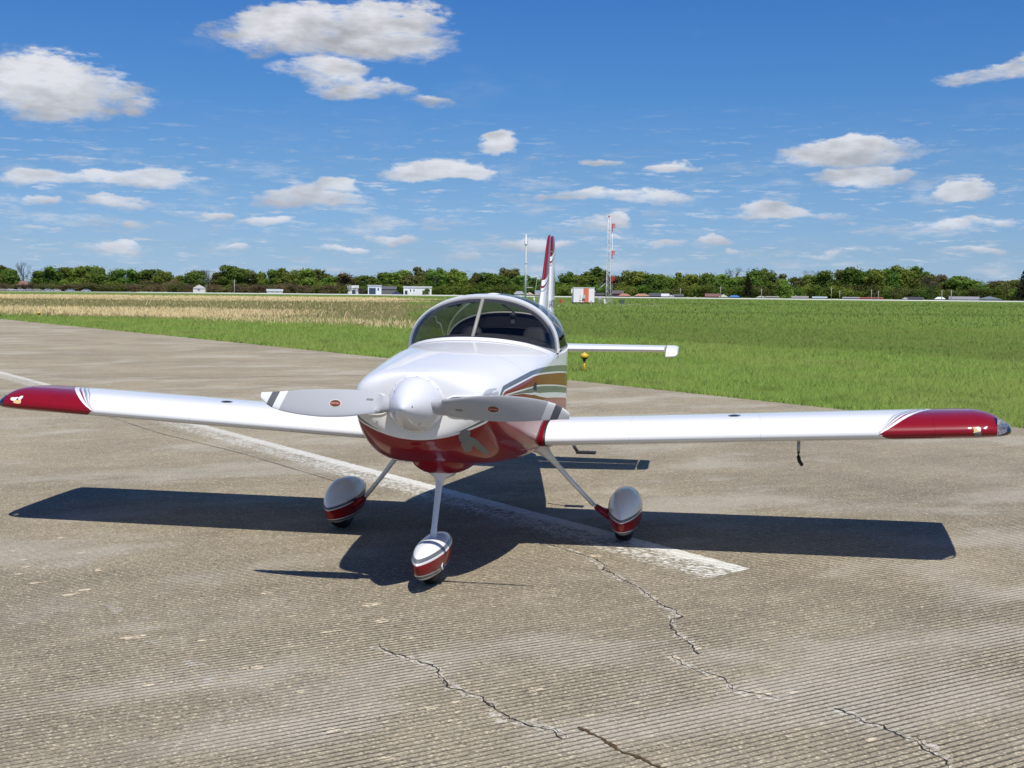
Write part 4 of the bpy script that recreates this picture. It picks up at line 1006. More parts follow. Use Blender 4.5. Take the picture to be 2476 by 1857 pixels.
def trunk_mesh(name, seed, bare=False):
    r = random.Random(seed); parts = [tube([(0, 0, -.01), (.01, 0, .2), (0, .01, .45), (.01, 0, .75)], [.022, .017, .012, .004], 6)]
    def br_(p, d, L, rad, lv):
        e = Vector(p)+Vector(d)*L; parts.append(tube([p, (Vector(p)+e)/2+Vector((r.uniform(-.01, .01), r.uniform(-.01, .01), .01)), e], [rad, rad*.75, rad*.45], 4))
        if lv:
            for _ in range(3 if bare else 2):
                dd = (Vector(d)+Vector((r.uniform(-.6, .6), r.uniform(-.6, .6), r.uniform(-.05, .5)))).normalized(); br_(tuple(e), tuple(dd), L*.68, rad*.5, lv-1)
    for _ in range(8 if bare else 5):
        a = r.uniform(0, 2*pi); z = r.uniform(.22, .6); br_((0, 0, z), tuple(Vector((cos(a)*.7, sin(a)*.7, r.uniform(.5, 1.1))).normalized()), .22 if bare else .18, .011, 3 if bare else 1)
    V, Fc = join(*parts); me = bpy.data.meshes.new(name); me.from_pydata([tuple(v) for v in V], [], Fc); me.update(); me.materials.append(m_bark); return me
VAR = {}
for kd, seeds in (('round', (1, 2, 3)), ('wide', (4, 5)), ('tall', (6, 7)), ('bush', (8, 9)), ('cone', (10,)), ('bare', (11, 12))):
    VAR[kd] = [(crown_mesh('crown', s, kd), trunk_mesh('trunk', s, kd == 'bare')) for s in seeds]
_cm = {}
tr = random.Random(11)
def tree(px, top_py, dist, width_px, kd, col, label, name='deciduous_tree', cat='tree', group='trees of the distant treeline'):
    q = spot(px, dist); H = height_at(px, top_py, dist); W = width_px*dist/FPX
    t = empty(name, tuple(q), label, cat, group, rz=tr.uniform(0, 6.28))
    i = tr.randrange(len(VAR[kd])); cm, tm = VAR[kd][i]; key = (kd, i, col)
    if key not in _cm:
        c2 = cm.copy(); c2.materials.clear(); c2.materials.append(LM[col]); _cm[key] = c2
    sxy = W/({'round': .86, 'wide': .98, 'tall': .66, 'bush': 1.0, 'cone': .72, 'bare': .9}[kd])
    c = bpy.data.objects.new('crown', _cm[key]); COL.objects.link(c); c.parent = t; c.scale = (sxy, sxy, H)
    u = bpy.data.objects.new('trunk', tm); COL.objects.link(u); u.parent = t; u.scale = (sxy, sxy, H*.98)
    return t
ADJ = {'g': 'green', 'b': 'bright green', 'o': 'olive green', 'r': 'bronze brown', 'w': 'nearly bare grey', 'c': 'dark conifer'}
SHP = {'round': 'rounded', 'wide': 'broad', 'tall': 'tall narrow', 'bush': 'low bushy', 'bare': 'open branched', 'cone': 'pointed'}
LAND = [(58, 'the half hidden brick house'), (137, 'the right half of the parked row'), (208, 'the last parked car'), (330, 'the grass before the white house'), (482, 'the gabled white house'), (567, 'the left hand utility pole'), (664, 'the low pale green shed'), (760, 'the brown field left of the hangars'), (853, 'the low white shed'), (906, 'the pale blue hangar'), (950, 'the blue pickup'), (1010, 'the long white hangar'), (1110, 'the left shoulder of the canopy'), (1180, 'the canopy top'), (1270, 'the white mast'), (1330, 'the tail fin'), (1410, 'the striped shed'), (1470, 'the lattice tower'), (1500, 'the red barn'), (1552, 'the lone orange roof'), (1592, 'the long charcoal roof'), (1645, 'the pole above the charcoal roof'), (1690, 'the grass right of the charcoal roof'), (1725, 'the brown roof'), (1776, 'the blue roof'), (1840, 'the white peaked shelter'), (1898, 'the egg shaped tree'), (1940, 'the grey roof with a white end'), (2010, 'the tallest utility pole'), (2058, 'the faded grey roof'), (2105, 'the brick red roof'), (2165, 'the small round yellowish bush'), (2210, 'the long near black roof'), (2273, 'the white domed shelter'), (2330, 'the long grey roof'), (2392, 'the blue grey house'), (2478, 'the right edge spruce')]
def sector(px):
    l = min(LAND, key=lambda q: abs(q[0]-px)); d = px-l[0]
    return ('behind ' if abs(d) < 9 else ('left of ' if d < 0 else 'right of '))+l[1]
SK = [(-90, 642, 'g'), (-40, 645, 'o'), (5, 644, 'o'), (30, 646, 'g'), (95, 648, 'g'), (130, 645, 'g'), (170, 648, 'g'), (205, 648, 'b'), (245, 645, 'g'), (285, 643, 'g'), (325, 645, 'g'), (362, 646, 'g'), (395, 655, 'g'), (430, 662, 'b'), (468, 647, 'g'), (505, 662, 'w'), (532, 661, 'o'), (560, 650, 'g'), (592, 652, 'o'), (628, 660, 'b'), (662, 648, 'g'), (695, 652, 'g'), (735, 649, 'b'), (768, 648, 'o'), (800, 662, 'g'), (832, 664, 'r'), (862, 662, 'g'), (895, 660, 'g'), (925, 656, 'g'), (960, 660, 'b'), (995, 658, 'o'), (1022, 655, 'o'), (1052, 648, 'g'), (1085, 654, 'b'), (1118, 657, 'b'), (1150, 655, 'o'), (1185, 664, 'g'), (1230, 651, 'o'), (1262, 660, 'g'), (1300, 668, 'g'), (1335, 672, 'b'), (1368, 664, 'g'), (1400, 662, 'g'), (1442, 655, 'g'), (1475, 667, 'r'), (1505, 661, 'g'), (1542, 654, 'b'), (1580, 660, 'g'), (1612, 660, 'b'), (1648, 662, 'g'), (1672, 664, 'b'), (1715, 660, 'g'), (1745, 661, 'b'), (1790, 666, 'b'), (1822, 650, 'g'), (1852, 651, 'g'), (1880, 662, 'o'), (1930, 664, 'o'), (1962, 668, 'b'), (1995, 660, 'g'), (2035, 651, 'o'), (2062, 649, 'g'), (2088, 657, 'g'), (2118, 653, 'b'), (2152, 650, 'g'), (2182, 648, 'b'), (2212, 643, 'g'), (2240, 657, 'o'), (2268, 659, 'r'), (2318, 674, 'g'), (2352, 681, 'b'), (2385, 680, 'o'), (2418, 675, 'r'), (2448, 676, 'o'), (2500, 662, 'g'), (2540, 655, 'g')]
for px, ty, c_ in SK:
    kd = tr.choice(['round', 'round', 'wide', 'tall']); wd = {'round': 66, 'wide': 76, 'tall': 52}[kd]*tr.uniform(.85, 1.15)
    if c_ == 'w': kd = 'bare'
    tree(px, ty-3+tr.uniform(-9, 6), tr.uniform(800, 850), wd, kd, c_, f'{SHP[kd]} {ADJ[c_]} tree {sector(px)}')
# second rank filling between, lower and a little nearer
for px in range(-100, 2580, 27):
    if 465 < px < 500: continue
    left = px < 850; x = px+tr.uniform(-8, 8)
    c_ = tr.choice(['r', 'o', 'r', 'o', 'b'] if left else ['g', 'g', 'b', 'o', 'g', 'c'])
    if c_ == 'c': c_ = 'g'
    base = 673 if px < 420 else (680 if px < 1480 else 682)
    tree(x, base+tr.uniform(-5, 11), tr.uniform(775, 800), tr.uniform(46, 66), 'bush', c_, f'bushy {ADJ[c_]} tree {sector(x)}'.replace('the small round yellowish bush', 'the round yellowish bush'), name='bushy_tree')
SPECIAL = [(58, 630, 855, 52, 'bare', 'o', 'tall sparse tree rising above the left end of the treeline', 'deciduous_tree'), (498, 648, 855, 30, 'bare', 'w', 'pale leafless tree above the gable roofed white house', 'deciduous_tree'), (772, 646, 856, 44, 'bare', 'r', 'budding rust tinted tree left of the hangars', 'deciduous_tree'),
 (1312, 663, 790, 26, 'bare', 'w', 'pale leafless tree just left of the red tail fin', 'deciduous_tree'), (1770, 641, 858, 62, 'bare', 'w', 'tall pale leafless tree above the blue roof', 'deciduous_tree'), (1958, 647, 858, 70, 'bare', 'w', 'wide leafless crown showing above the treeline middle right', 'deciduous_tree'), (1690, 660, 858, 12, 'cone', 'c', 'thin dark pointed conifer above the trees right of the tower', 'conifer_tree'),
 (1808, 664, 770, 40, 'cone', 'c', 'dark pointed spruce beside the blue roof', 'conifer_tree'), (1898, 668, 765, 44, 'tall', 'b', 'dense bright egg shaped tree right of the dark spruce', 'deciduous_tree'), (2478, 644, 640, 62, 'cone', 'c', 'large dark spruce cut by the right edge of the photo', 'conifer_tree'), (2255, 662, 770, 62, 'bare', 'r', 'leaning bare branched brown tree left of the long grey roof', 'deciduous_tree'), (2165, 704, 750, 34, 'bush', 'o', 'small round yellowish bush low in front of the right hand trees', 'round_bush'),
 (872, 690, 742, 18, 'bush', 'w', 'grey twiggy bush between the low white shed and the blue doored hangar', 'round_bush'), (1030, 695, 735, 16, 'tall', 'g', 'small green tree against the end of the long white hangar', 'deciduous_tree'), (1052, 660, 760, 16, 'bare', 'w', 'thin pale dead tree just right of the long white hangar', 'deciduous_tree')]
for px, ty, dd, wd, kd, c_, lb, nm in SPECIAL: tree(px, ty, dd, wd, kd, c_, lb, name=nm, cat='bush' if 'bush' in nm else 'tree', group=None)
for i in range(17): tree(8+i*52+tr.uniform(-10, 10), tr.uniform(678, 684), tr.uniform(760, 770), tr.uniform(40, 60), 'bush', tr.choice('rroo'), 'low budding brown shrub along the foot of the left hand trees', name='shrub', cat='shrub', group='shrubs at the foot of the left hand trees')

# ================================================================== FAR BUILDINGS AND VEHICLES
wm = {}
def cm_(rgb, rough=.7, nm='wall'):
    k = (rgb, nm)
    if k not in wm: wm[k] = simple(nm+'_'+'_'.join(str(int(c*100)) for c in rgb), rgb, rough, scale=.8)
    return wm[k]
m_win = simple('window_glass_dark', (.03, .035, .045), .1)
def local(px, dist):
    """frame whose x axis runs across the line of sight"""
    q = spot(px, dist); return q, math.atan2(CAM[0]-q[0], q[1]-CAM[1])
def building(name, label, cat, x0, x1, eave, ridge, dist, wall, roof, kind='gable', depth=9, doors=(), windows=()):
    pm_ = (x0+x1)/2; q, rz = local(pm_, dist); W = (x1-x0)*dist/FPX/2; he = max(.6, height_at(pm_, eave, dist)); hr = max(he+.15, height_at(pm_, ridge, dist))
    t = empty(name, tuple(q), label, cat, rz=rz)
    V, Fc = box(-W, W, 0, depth, 0, he); mk('wall', V, Fc, cm_(wall), t, smooth_=False)
    o_ = .35
    if kind == 'gable': V = [(-W-o_, -o_, he), (W+o_, -o_, he), (W+o_, depth+o_, he), (-W-o_, depth+o_, he), (-W-o_, depth/2, hr), (W+o_, depth/2, hr)]; Fc = [(0, 1, 5, 4), (3, 2, 5, 4), (0, 4, 3), (1, 2, 5), (0, 3, 2, 1)]
    elif kind == 'front': V = [(-W-o_, -o_, he), (W+o_, -o_, he), (W+o_, depth+o_, he), (-W-o_, depth+o_, he), (0, -o_, hr), (0, depth+o_, hr)]; Fc = [(0, 4, 5, 3), (1, 4, 5, 2), (0, 1, 4), (3, 2, 5), (0, 3, 2, 1)]
    elif kind == 'hip': V = [(-W-o_, -o_, he), (W+o_, -o_, he), (W+o_, depth+o_, he), (-W-o_, depth+o_, he), (-W*.5, depth/2, hr), (W*.5, depth/2, hr)]; Fc = [(0, 1, 5, 4), (3, 2, 5, 4), (0, 4, 3), (1, 2, 5), (0, 3, 2, 1)]
    else: V, Fc = box(-W-o_, W+o_, -o_, depth+o_, he, hr)
    mk('roof', V, Fc, cm_(roof, .8, 'roof'), t, smooth_=False)
    if kind == 'front': mk('gable_wall', [(-W, -.02, he), (W, -.02, he), (0, -.02, hr-.12)], [(0, 1, 2)], cm_(wall), t, smooth_=False).location.y = -o_-.03
    for (a, b_, zt) in doors: V, Fc = box(a*W, b_*W, -.12, .02, 0, he*zt); mk('door', V, Fc, cm_((.03, .045, .09), .4, 'door'), t, smooth_=False)
    for (a, b_) in windows:
        V, Fc = box(a*W, b_*W, -.08, .02, he*.45, he*.8); f_ = mk('window', V, Fc, cm_((.7, .7, .7), .5, 'frame'), t, smooth_=False)
        V, Fc = box(a*W+.1, b_*W-.1, -.11, -.081, he*.45+.1, he*.8-.1); mk('pane', V, Fc, m_win, f_, smooth_=False)
    return t
WH = (.70, .70, .68); LG = (.42, .43, .44); DG = (.09, .09, .10); BR_ = (.22, .13, .09); OR = (.34, .19, .12); TAN = (.48, .40, .30)
building('house', 'brick house with a low reddish roof half hidden by trees at the far left', 'house', 44, 72, 690, 679, 768, (.25, .18, .14), (.20, .11, .09), 'hip')
building('house', 'small white house with its gable facing, behind the parked cars', 'house', 468, 496, 697, 688, 752, (.5, .49, .46), (.5, .47, .38), 'front', windows=((-.3, .1),))
building('shed', 'long low building with a pale green grey roof in the left field edge', 'shed', 646, 683, 704, 699, 752, (.4, .43, .4), (.38, .42, .40), 'gable', windows=((-.5, -.2), (.2, .5)))
building('shed', 'low white shed with a dark opening left of the hangars', 'shed', 841, 866, 697, 690, 760, WH, (.6, .6, .6), 'flat', doors=((-.2, .5, .7),))
building('hangar', 'pale blue hangar with a dark blue door opening', 'hangar', 890, 922, 692, 689, 752, (.60, .66, .70), (.35, .37, .40), 'flat', doors=((-.85, .15, .78),), windows=((.4, .65),))
building('hangar', 'long dark roofed hangar joining the pale blue and white hangars', 'hangar', 921, 958, 699, 692, 762, (.14, .14, .15), DG, 'gable')
building('hangar', 'long white hangar at the right end of the hangar row', 'hangar', 976, 1043, 696, 692, 752, (.72, .73, .72), (.45, .46, .47), 'flat', doors=((-.9, -.72, .6), (.35, .5, .6)), windows=((-.55, -.45), (-.3, -.2), (.72, .9)))
building('house', 'house with a grey roof left of the white mast', 'house', 1243, 1268, 711, 704, 752, (.5, .5, .5), (.28, .29, .31), 'hip')
building('house', 'tan peaked roof directly behind the white mast', 'house', 1269, 1291, 713, 706, 735, TAN, (.56, .48, .36), 'front')
building('house', 'small tan peaked roof between the mast and the fin', 'house', 1292, 1306, 713, 708, 735, TAN, (.56, .48, .36), 'front')
building('house', 'blue grey shingled house just left of the tail fin', 'house', 1294, 1322, 710, 702, 758, (.3, .3, .32), (.19, .21, .27), 'gable')
building('house', 'dark low roof seen between the striped shed and the tower', 'house', 1438, 1460, 713, 708, 752, (.2, .17, .15), (.07, .06, .06), 'gable')
building('barn', 'dark red barn with an arched roof right of the tower', 'barn', 1482, 1507, 710, 702, 752, (.15, .03, .03), (.10, .08, .08), 'gable', doors=((-.7, -.2, .7),))
building('house', 'orange brown tiled roof in front of the red barn', 'house', 1496, 1524, 716, 710, 738, BR_, (.36, .17, .12), 'hip')
building('house', 'orange tiled roof standing alone right of the red barn', 'house', 1534, 1570, 716, 710, 742, BR_, OR, 'hip')
building('house', 'long charcoal roof right of the orange roof', 'house', 1570, 1612, 716, 709, 745, DG, (.07, .07, .085), 'gable')
building('shed', 'pale metal lean-to against the charcoal roof', 'shed', 1600, 1617, 717, 710, 735, LG, (.52, .54, .56), 'gable')
building('shed', 'small white peaked shelter right of the metal lean-to', 'shed', 1615, 1630, 718, 713, 735, WH, (.66, .66, .64), 'front')
building('house', 'dark grey roof with a pale chimney left of the brown roof', 'house', 1628, 1652, 717, 711, 748, DG, (.08, .08, .09), 'gable')
building('house', 'brown roofed house beside a cream gable', 'house', 1706, 1742, 717, 710, 748, BR_, (.17, .09, .08), 'gable')
building('house', 'cream gable end facing the field left of the blue roof', 'house', 1739, 1759, 718, 711, 740, (.72, .68, .55), (.60, .57, .48), 'front')
building('house', 'bright blue roofed house', 'house', 1763, 1788, 719, 714, 745, (.15, .2, .35), (.05, .16, .42), 'hip')
building('shed', 'white peaked shelter below the dark spruce', 'shed', 1829, 1851, 720, 715, 742, WH, (.68, .68, .66), 'front')
building('house', 'dull brown house right of the white peaked shelter', 'house', 1853, 1882, 720, 716, 748, (.35, .32, .27), (.25, .24, .2), 'gable')
building('house', 'grey roof with a white end below the egg shaped tree', 'house', 1916, 1953, 720, 716, 748, (.6, .6, .6), (.27, .25, .24), 'gable')
building('house', 'pale blue grey roof left of the tallest utility pole', 'house', 1966, 1998, 721, 717, 748, (.6, .62, .66), (.36, .42, .47), 'gable')
building('house', 'faded grey roof right of the tallest utility pole', 'house', 2040, 2076, 722, 718, 748, (.3, .3, .3), (.26, .25, .25), 'gable')
building('house', 'long brick red roof low behind the grass', 'house', 2078, 2132, 723, 719, 750, (.3, .12, .09), (.28, .08, .06), 'gable')
building('shed', 'tiny white gable left of a long dark roof', 'shed', 2183, 2194, 723, 719, 742, WH, (.66, .66, .64), 'front')
building('house', 'long near black roof left of the white domed shelter', 'house', 2192, 2230, 723, 718, 750, DG, (.05, .05, .06), 'gable')
building('shed', 'white domed shelter left of the long grey roof', 'shed', 2262, 2284, 723, 718, 742, WH, (.70, .70, .70), 'hip')
building('house', 'long grey shingled roof with a white gable end', 'house', 2300, 2362, 724, 717, 748, WH, (.23, .23, .25), 'gable', windows=((.7, .85),))
building('house', 'blue grey house with white trimmed gable at far right', 'house', 2364, 2420, 724, 716, 752, (.27, .30, .36), (.10, .11, .13), 'front')

def car(px, dist, body, label, L=4.5, h=1.45, group='vehicles parked on the far left apron', name='parked_car', cat='car'):
    q, rz = local(px, dist); t = empty(name, tuple(q), label, cat, group, rz=rz+tr.uniform(-.15, .15)); mb = cm_(body, .3, 'car')
    prof = [(-L/2, .35), (-L/2, .75), (-L*.32, .85), (-L*.2, h), (L*.18, h), (L*.30, .92), (L/2, .8), (L/2, .35)]
    V = [(x, y, z) for y in (-.85, .85) for x, z in prof]; n = len(prof); Fc = [tuple(range(n)), tuple(range(n, 2*n))]+[(k, (k+1) % n, n+(k+1) % n, n+k) for k in range(n)]
    mk('body', V, Fc, mb, t, smooth_=False)
    V = [(x, y, z) for y in (-.87, .87) for x, z in ((-L*.26, .92), (-L*.18, h-.1), (L*.16, h-.1), (L*.25, .92))]; mk('side_glass', V, [(0, 1, 2, 3), (4, 5, 6, 7)], m_win, t, smooth_=False)
    for x in (-L*.3, L*.3):
        for y in (-.8, .8): V, Fc = tube([(x, y-.1, .33), (x, y+.1, .33)], .33, 12); mk('wheel', V, Fc, m_black, t)
for px, c_, lb in ((5, (.5, .45, .36), 'beige car at the left end of the parked row'), (27, WH, 'white car second in the parked row from the left'), (50, (.62, .64, .68), 'silver white car third in the parked row from the left'), (70, (.5, .5, .52), 'grey car left of the long tan car'), (90, (.55, .52, .45), 'tan white car in the middle of the parked row'), (116, (.5, .58, .68), 'pale blue car right of the tan one'), (137, (.6, .62, .62), 'off white car left of a gap in the parked row'), (170, (.42, .55, .70), 'light blue car standing between two gaps in the row'), (208, (.5, .6, .75), 'blue white car at the right end of the parked row')):
    car(px, 738, c_, lb, L=5.0 if px != 90 else 6)
car(958, 740, (.04, .06, .14), 'dark blue pickup truck parked in front of the hangar row', L=5.4, h=1.9, group=None, name='pickup_truck', cat='truck')

# utility poles
for px, top_, lb in ((567, 676, 'utility pole at the foot of the left hand trees'), (1645, 697, 'utility pole above the charcoal roof right of the tower'), (1742, 693, 'utility pole behind the cream gable'), (1841, 698, 'utility pole above the white peaked shelter'), (2010, 694, 'tallest pale utility pole in the middle of the right hand field edge'), (2030, 702, 'thin utility pole just right of the tallest one'), (2107, 700, 'left of two utility poles above the brick red roof'), (2124, 703, 'right of two utility poles above the brick red roof'), (2277, 701, 'utility pole beside the white domed shelter'), (2300, 701, 'utility pole at the left end of the long grey roof')):
    q = spot(px, 732); h_ = height_at(px, top_, 732); q, rz = local(px, 732); t = empty('utility_pole', tuple(q), lb, 'utility pole', 'utility poles along the far road', rz=rz)
    V, Fc = tube([(0, 0, -.1), (0, 0, h_)], [.24, .16], 8); mk('pole', V, Fc, cm_((.33, .30, .26), .9, 'timber'), t)
    V, Fc = box(-1.1, 1.1, -.06, .06, h_-.8, h_-.62); mk('crossarm', V, Fc, cm_((.20, .17, .14), .9, 'timber'), t, smooth_=False)

# ================================================================== GLIDE SLOPE SHED, TOWER, MAST
m_sw = simple('shed_white', (.76, .76, .75), .5); m_so = simple('shed_orange', (.62, .17, .075), .55); m_red = m_red
m_orr = simple('antenna_orange_red', (.55, .06, .035), .5); m_galv = simple('galvanised_steel', (.42, .44, .46), .45, .5)
g0 = ground_at(1330, 741); g1 = ground_at(1600, 741); g2 = ground_at(1600, 733); g3 = ground_at(1330, 733)
mk('gravel_pad', [(g[0], g[1], .0) for g in (g0, g1, g2, g3)], [(0, 1, 2, 3)], simple('pale_gravel', (.36, .33, .24), .95, var=.25, scale=.6), kind='structure', smooth_=False)
DS = 203.; sc_ = DS/FPX
q, rz = local(1412, DS); rz += .13
sh = empty('equipment_shed', tuple(q), 'white equipment shelter with a vertical orange stripe beside the lattice tower', 'shed', rz=rz)
V, Fc = box(-1.80, 1.80, 0, 2.6, .30, 2.75); mk('wall', V, Fc, m_sw, sh, smooth_=False)
V, Fc = box(-1.86, 1.86, -.05, 2.66, 2.752, 2.84); mk('roof', V, Fc, m_sw, sh, smooth_=False)
V, Fc = box(-.10, .82, -.015, -.002, .305, 2.748); mk('orange_stripe', V, Fc, m_so, sh, smooth_=False)
V, Fc = box(-1.75, 1.75, .1, 2.5, 0, .298); mk('skid_base', V, Fc, m_black, sh, smooth_=False)
for x in (-1.35, -.8): V, Fc = tube([(x, .0, .18), (x, .2, .18)], .19, 12); mk('wheel', V, Fc, m_black, sh)
V, Fc = box(-2.15, -1.801, .4, 1.1, 1.9, 2.6); mk('air_conditioner', V, Fc, m_sw, sh, smooth_=False)
V, Fc = box(1.801, 2.0, .1, .5, 2.05, 2.35); mk('cable_box', V, Fc, m_galv, sh, smooth_=False)
V, Fc = box(1.15, 1.35, -.3, -.02, .05, .55); mk('junction_box', V, Fc, m_galv, sh, smooth_=False)
q, rz = local(1409, 199); pb = empty('meter_post', tuple(q), 'post with a grey meter box standing in front of the striped shed', 'meter box', rz=rz)
for x, h_ in ((-.45, 1.55), (-.05, 1.15)): V, Fc = tube([(x, 0, 0), (x, 0, h_)], .035, 6); mk('post', V, Fc, m_black, pb)
V, Fc = box(-.02, .42, -.12, .1, 1.0, 1.55); mk('meter_box', V, Fc, cm_((.50, .50, .50), .6, 'box'), pb, smooth_=False)
V, Fc = box(-.02, .36, -.12, .1, .55, .95); mk('switch_box', V, Fc, cm_((.10, .06, .06), .6, 'box'), pb, smooth_=False)
V, Fc = tube([(-.7, 0, .62), (.1, 0, .62)], .03, 6); mk('rail', V, Fc, m_black, pb)
q = spot(1393, 207); h_ = height_at(1393, 652, 207); sa = empty('whip_antenna', tuple(q), 'thin dark whip antenna behind the left end of the striped shed', 'antenna')
V, Fc = tube([(0, 0, 0), (0.05, 0, h_*.6), (.1, 0, h_)], [.05, .035, .02], 6); mk('rod', V, Fc, m_black, sa)
q = spot(1357.5, 208); mp_ = empty('marker_box', tuple(q), 'small orange marker box in the grass right of the tail fin', 'marker')
V, Fc = box(-.16, .2, -.2, .2, 0, .75); mk('cabinet', V, Fc, m_orr, mp_, smooth_=False); V, Fc = box(-.22, -.161, -.2, .2, 0, .68); mk('side_plate', V, Fc, m_black, mp_, smooth_=False)
q, rz = local(1503, 205); gb = empty('utility_cabinet', tuple(q), 'dark green utility cabinet on a pad right of the tower', 'cabinet', rz=rz)
V, Fc = box(-.42, .50, 0, .8, .08, .80); mk('cabinet', V, Fc, cm_((.05, .085, .07), .6, 'cab'), gb, smooth_=False); V, Fc = box(-.5, .6, -.1, .9, 0, .08); mk('base_pad', V, Fc, cm_((.4, .38, .33), .9, 'pad'), gb, smooth_=False)
# lattice tower
DT = 208.; q, rz = local(1469.5, DT); TH = height_at(1469, 526, DT)
tw = empty('antenna_tower', tuple(q), 'tall white lattice tower carrying three red antenna arrays', 'tower', rz=rz)
def leg_at(i, z):
    w_ = np.interp(z, [0, TH*.35, TH], [.50, .36, .17]); a = radians(90+120*i+20); return (cos(a)*w_*1.12, sin(a)*w_, z)
for i in range(3): V, Fc = tube([leg_at(i, z) for z in (0, TH*.2, TH*.35, TH*.7, TH)], .040, 6); mk('tower_leg', V, Fc, m_sw, tw)
parts = []; z = .15; k = 0
while z < TH-.5:
    z2 = z+.52
    for i in range(3):
        a, b_ = (leg_at(i, z), leg_at((i+1) % 3, z2)) if (k+i) % 2 else (leg_at((i+1) % 3, z), leg_at(i, z2)); parts.append(tube([a, b_], .019, 4)); parts.append(tube([leg_at(i, z2), leg_at((i+1) % 3, z2)], .015, 4))
    z = z2; k += 1
V, Fc = join(*parts); mk('cross_bracing', V, Fc, m_galv, tw, smooth_=False, kind='stuff')
V, Fc = lathe([(.10, 0), (.13, .05), (.13, .3), (.06, .36)], 12, (0, 0, TH)); mk('obstruction_light', V, Fc, m_orr, tw)
PX = .74; V, Fc = tube([(PX, 0, 0), (PX-.05, 0, TH*.5), (PX-.14, 0, TH-1.1)], .045, 8); mk('antenna_pole', V, Fc, m_sw, tw)
for z in np.arange(.8, TH-1.2, 1.1): V, Fc = tube([(.1, 0, z), (PX+.1, 0, z)], .022, 5); mk('standoff', V, Fc, m_galv, tw)
for py in (546, 611, 673):
    z0 = height_at(1480, py, DT); x0 = PX-.02-.14*z0/TH
    V, Fc = box(x0-.07, x0+.10, -.35, .35, z0-.55, z0+.38); aa = mk('antenna_backplate', V, Fc, m_orr, tw, smooth_=False)
    for dz2 in (-.28, 0, .26): V, Fc = box(x0+.101, x0+.52, -.4, .4, z0+dz2-.035, z0+dz2+.075); mk('antenna_element', V, Fc, m_orr, aa, smooth_=False)
    V, Fc = box(x0-.03, x0+.05, -.1, .1, z0-1.25, z0-.551); mk('feed_box', V, Fc, m_orr, aa, smooth_=False)
V, Fc = tube([(-2.0, -.4, height_at(1440, 703, 204)), (-.38, 0, height_at(1464, 684, DT))], .055, 6); mk('cable_beam', V, Fc, m_galv, tw)
q, rz = local(1464.5, 204); V, Fc = box(-.14, .14, -.04, .04, 0, .95); o = mk('leaning_panel', V, Fc, m_sw, smooth_=False, label='short white panel leaning at the foot of the lattice tower', cat='panel'); o.location = tuple(q); o.rotation_euler = (.1, -.28, rz)
for px, c_, lb in ((1447, m_galv, 'thin grey post left of the junction box near the tower'), (1450.5, m_cream, 'cream junction post between shed and tower'), (1455, m_galv, 'grey post nearest the tower foot')):
    q = spot(px, 206); t = empty('junction_post', tuple(q), lb, 'post', 'posts between the shed and the tower'); V, Fc = tube([(0, 0, 0), (0, 0, 1.15)], .04, 6); mk('post', V, Fc, c_, t); V, Fc = box(-.14, .14, -.08, .08, .8, 1.2); mk('box', V, Fc, c_, t, smooth_=False)
# white mast
DM = 215.; q, rz = local(1270.5, DM); MH = height_at(1270, 566, DM)
ms = empty('radio_mast', tuple(q), 'slender white mast rising behind the cockpit canopy', 'mast', rz=rz)
V, Fc = tube([(0, 0, 0), (0, 0, MH*.55), (0, 0, MH*.80), (0, 0, MH)], [.19, .17, .15, .06], 12); mk('pole', V, Fc, m_sw, ms)
for py, r_ in ((592, .26), (638, .22)): z0 = height_at(1270, py, DM); V, Fc = lathe([(.15, 0), (r_, .02), (r_, .14), (.15, .16)], 14, (0, 0, z0)); mk('collar', V, Fc, m_galv, ms)
z0 = height_at(1270, 592, DM)
for x in (-.26, .28): V, Fc = tube([(x, 0, z0), (x, 0, z0+1.55)], .022, 5); mk('side_antenna', V, Fc, m_galv, ms)
V, Fc = tube([(0, 0, MH), (0, 0, MH+.5)], .014, 5); mk('lightning_rod', V, Fc, m_galv, ms)
zz0 = height_at(1270, 640, DM)
for x in (-.62, .80, -.40): V, Fc = tube([(0.02, .1, zz0), (x, .6, 0)], .028, 5); mk('stay', V, Fc, m_galv, ms)
z1 = height_at(1270, 676, DM); V, Fc = tube([(-.3, 0, z1), (.42, 0, z1)], .03, 5); mk('crossbar', V, Fc, m_sw, ms)
z1 = height_at(1270, 695, DM); V, Fc = tube([(0, 0, z1), (1.3, 0, z1-.02)], .04, 5); mk('crossbar', V, Fc, m_sw, ms)
q, rz = local(1294, 214); t = empty('instrument_pole', tuple(q), 'thin slanting pole between the mast and the fin', 'pole', rz=rz); V, Fc = tube([(-.2, 0, 0), (.30, 0, height_at(1298, 674, 214))], [.05, .02], 6); mk('rod', V, Fc, m_cream, t)
q, rz = local(1291.5, 212); V, Fc = lathe([(.15, 0), (.15, .7), (.11, .95), (.02, 1.0)], 12); o = mk('white_instrument', V, Fc, m_sw, label='short white capped cylinder left of the tail fin', cat='instrument'); o.location = tuple(q)
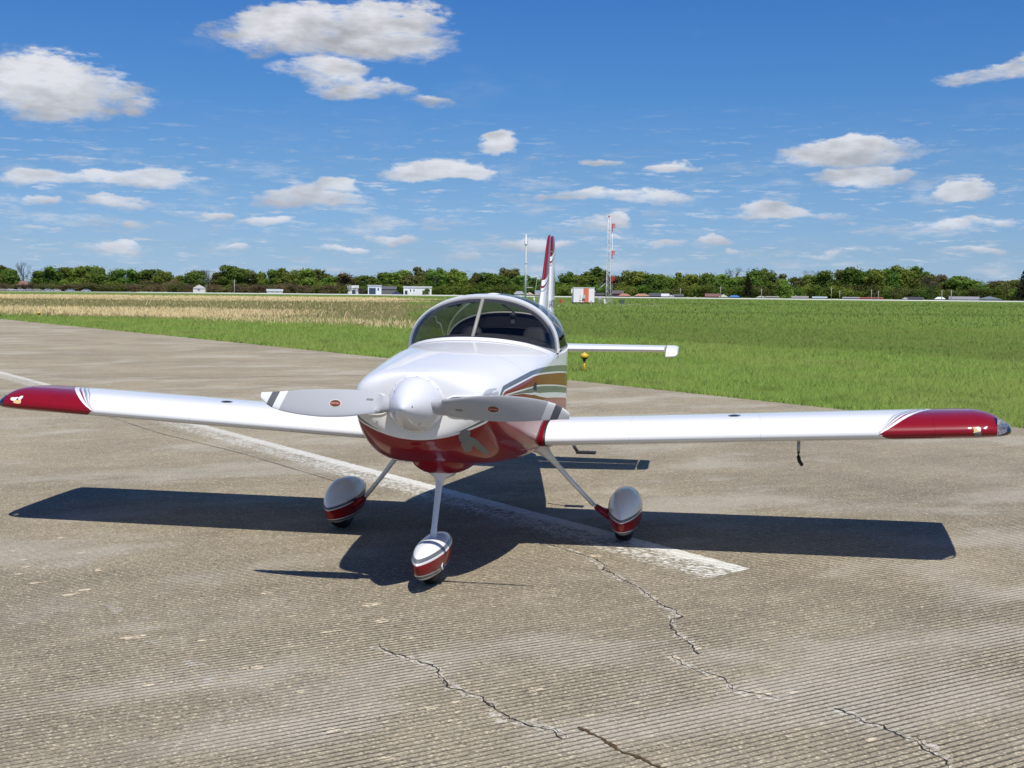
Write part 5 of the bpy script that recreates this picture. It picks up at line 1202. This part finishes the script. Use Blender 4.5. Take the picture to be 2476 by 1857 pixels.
q, rz = local(1301, 213); t = empty('instrument_platform', tuple(q), 'grey flat topped stand just left of the tail fin', 'stand', rz=rz); V, Fc = box(-.5, .3, -.3, .3, 1.15, 1.25); mk('platform_top', V, Fc, m_galv, t, smooth_=False)
for x in (-.42, .05, .22): V, Fc = box(x-.05, x+.05, -.2, .2, 0, 1.148); mk('leg', V, Fc, m_galv, t, smooth_=False)

# taxiway edge lights
m_yel = simple('edge_light_yellow', (.72, .36, .012), .5); m_cap = simple('edge_light_cap', (.70, .42, .03), .35)
for (px, py, lb) in ((1412.5, 898.5, 'yellow edge light on a thin post in the grass right of the fuselage'), (94.5, 771.5, 'yellow edge light in the grass at the far left')):
    g = ground_at(px, py); t = empty('edge_light', (g[0], g[1], -.03), lb, 'edge light', 'yellow taxiway edge lights')
    V, Fc = tube([(0, 0, 0), (0, 0, .27)], .022, 12); mk('post', V, Fc, m_yel, t)
    V, Fc = lathe([(.02, .27), (.035, .275), (.035, .30), (.025, .31)], 16); mk('coupling', V, Fc, m_black, t)
    V, Fc = lathe([(.03, .31), (.055, .325), (.075, .34), (.08, .352)], 20); mk('lamp_base', V, Fc, m_black, t)
    V, Fc = lathe([(.080, .352), (.094, .365), (.096, .40), (.085, .43), (.05, .45), (.028, .46), (.027, .475), (.001, .478)], 24); mk('lamp_head', V, Fc, m_cap, t)

# labels that would repeat say which of the alike neighbours is meant
_g = {}
for o in bpy.data.objects:
    if o.get('category') and o.get('label'): _g.setdefault(o['label'], []).append(o)
ORD = ['leftmost', 'second', 'third', 'fourth', 'fifth', 'sixth', 'seventh', 'eighth', 'ninth', 'tenth', 'eleventh', 'twelfth', 'thirteenth', 'fourteenth', 'fifteenth', 'sixteenth', 'seventeenth']
for lb, L_ in _g.items():
    if len(L_) > 1:
        L_.sort(key=lambda o: math.atan2(o.location.x-CAM[0], o.location.y-CAM[1]))
        for i_, o in enumerate(L_): o['label'] = (ORD[i_] if i_ == 0 else ORD[i_]+' from left')+' '+lb
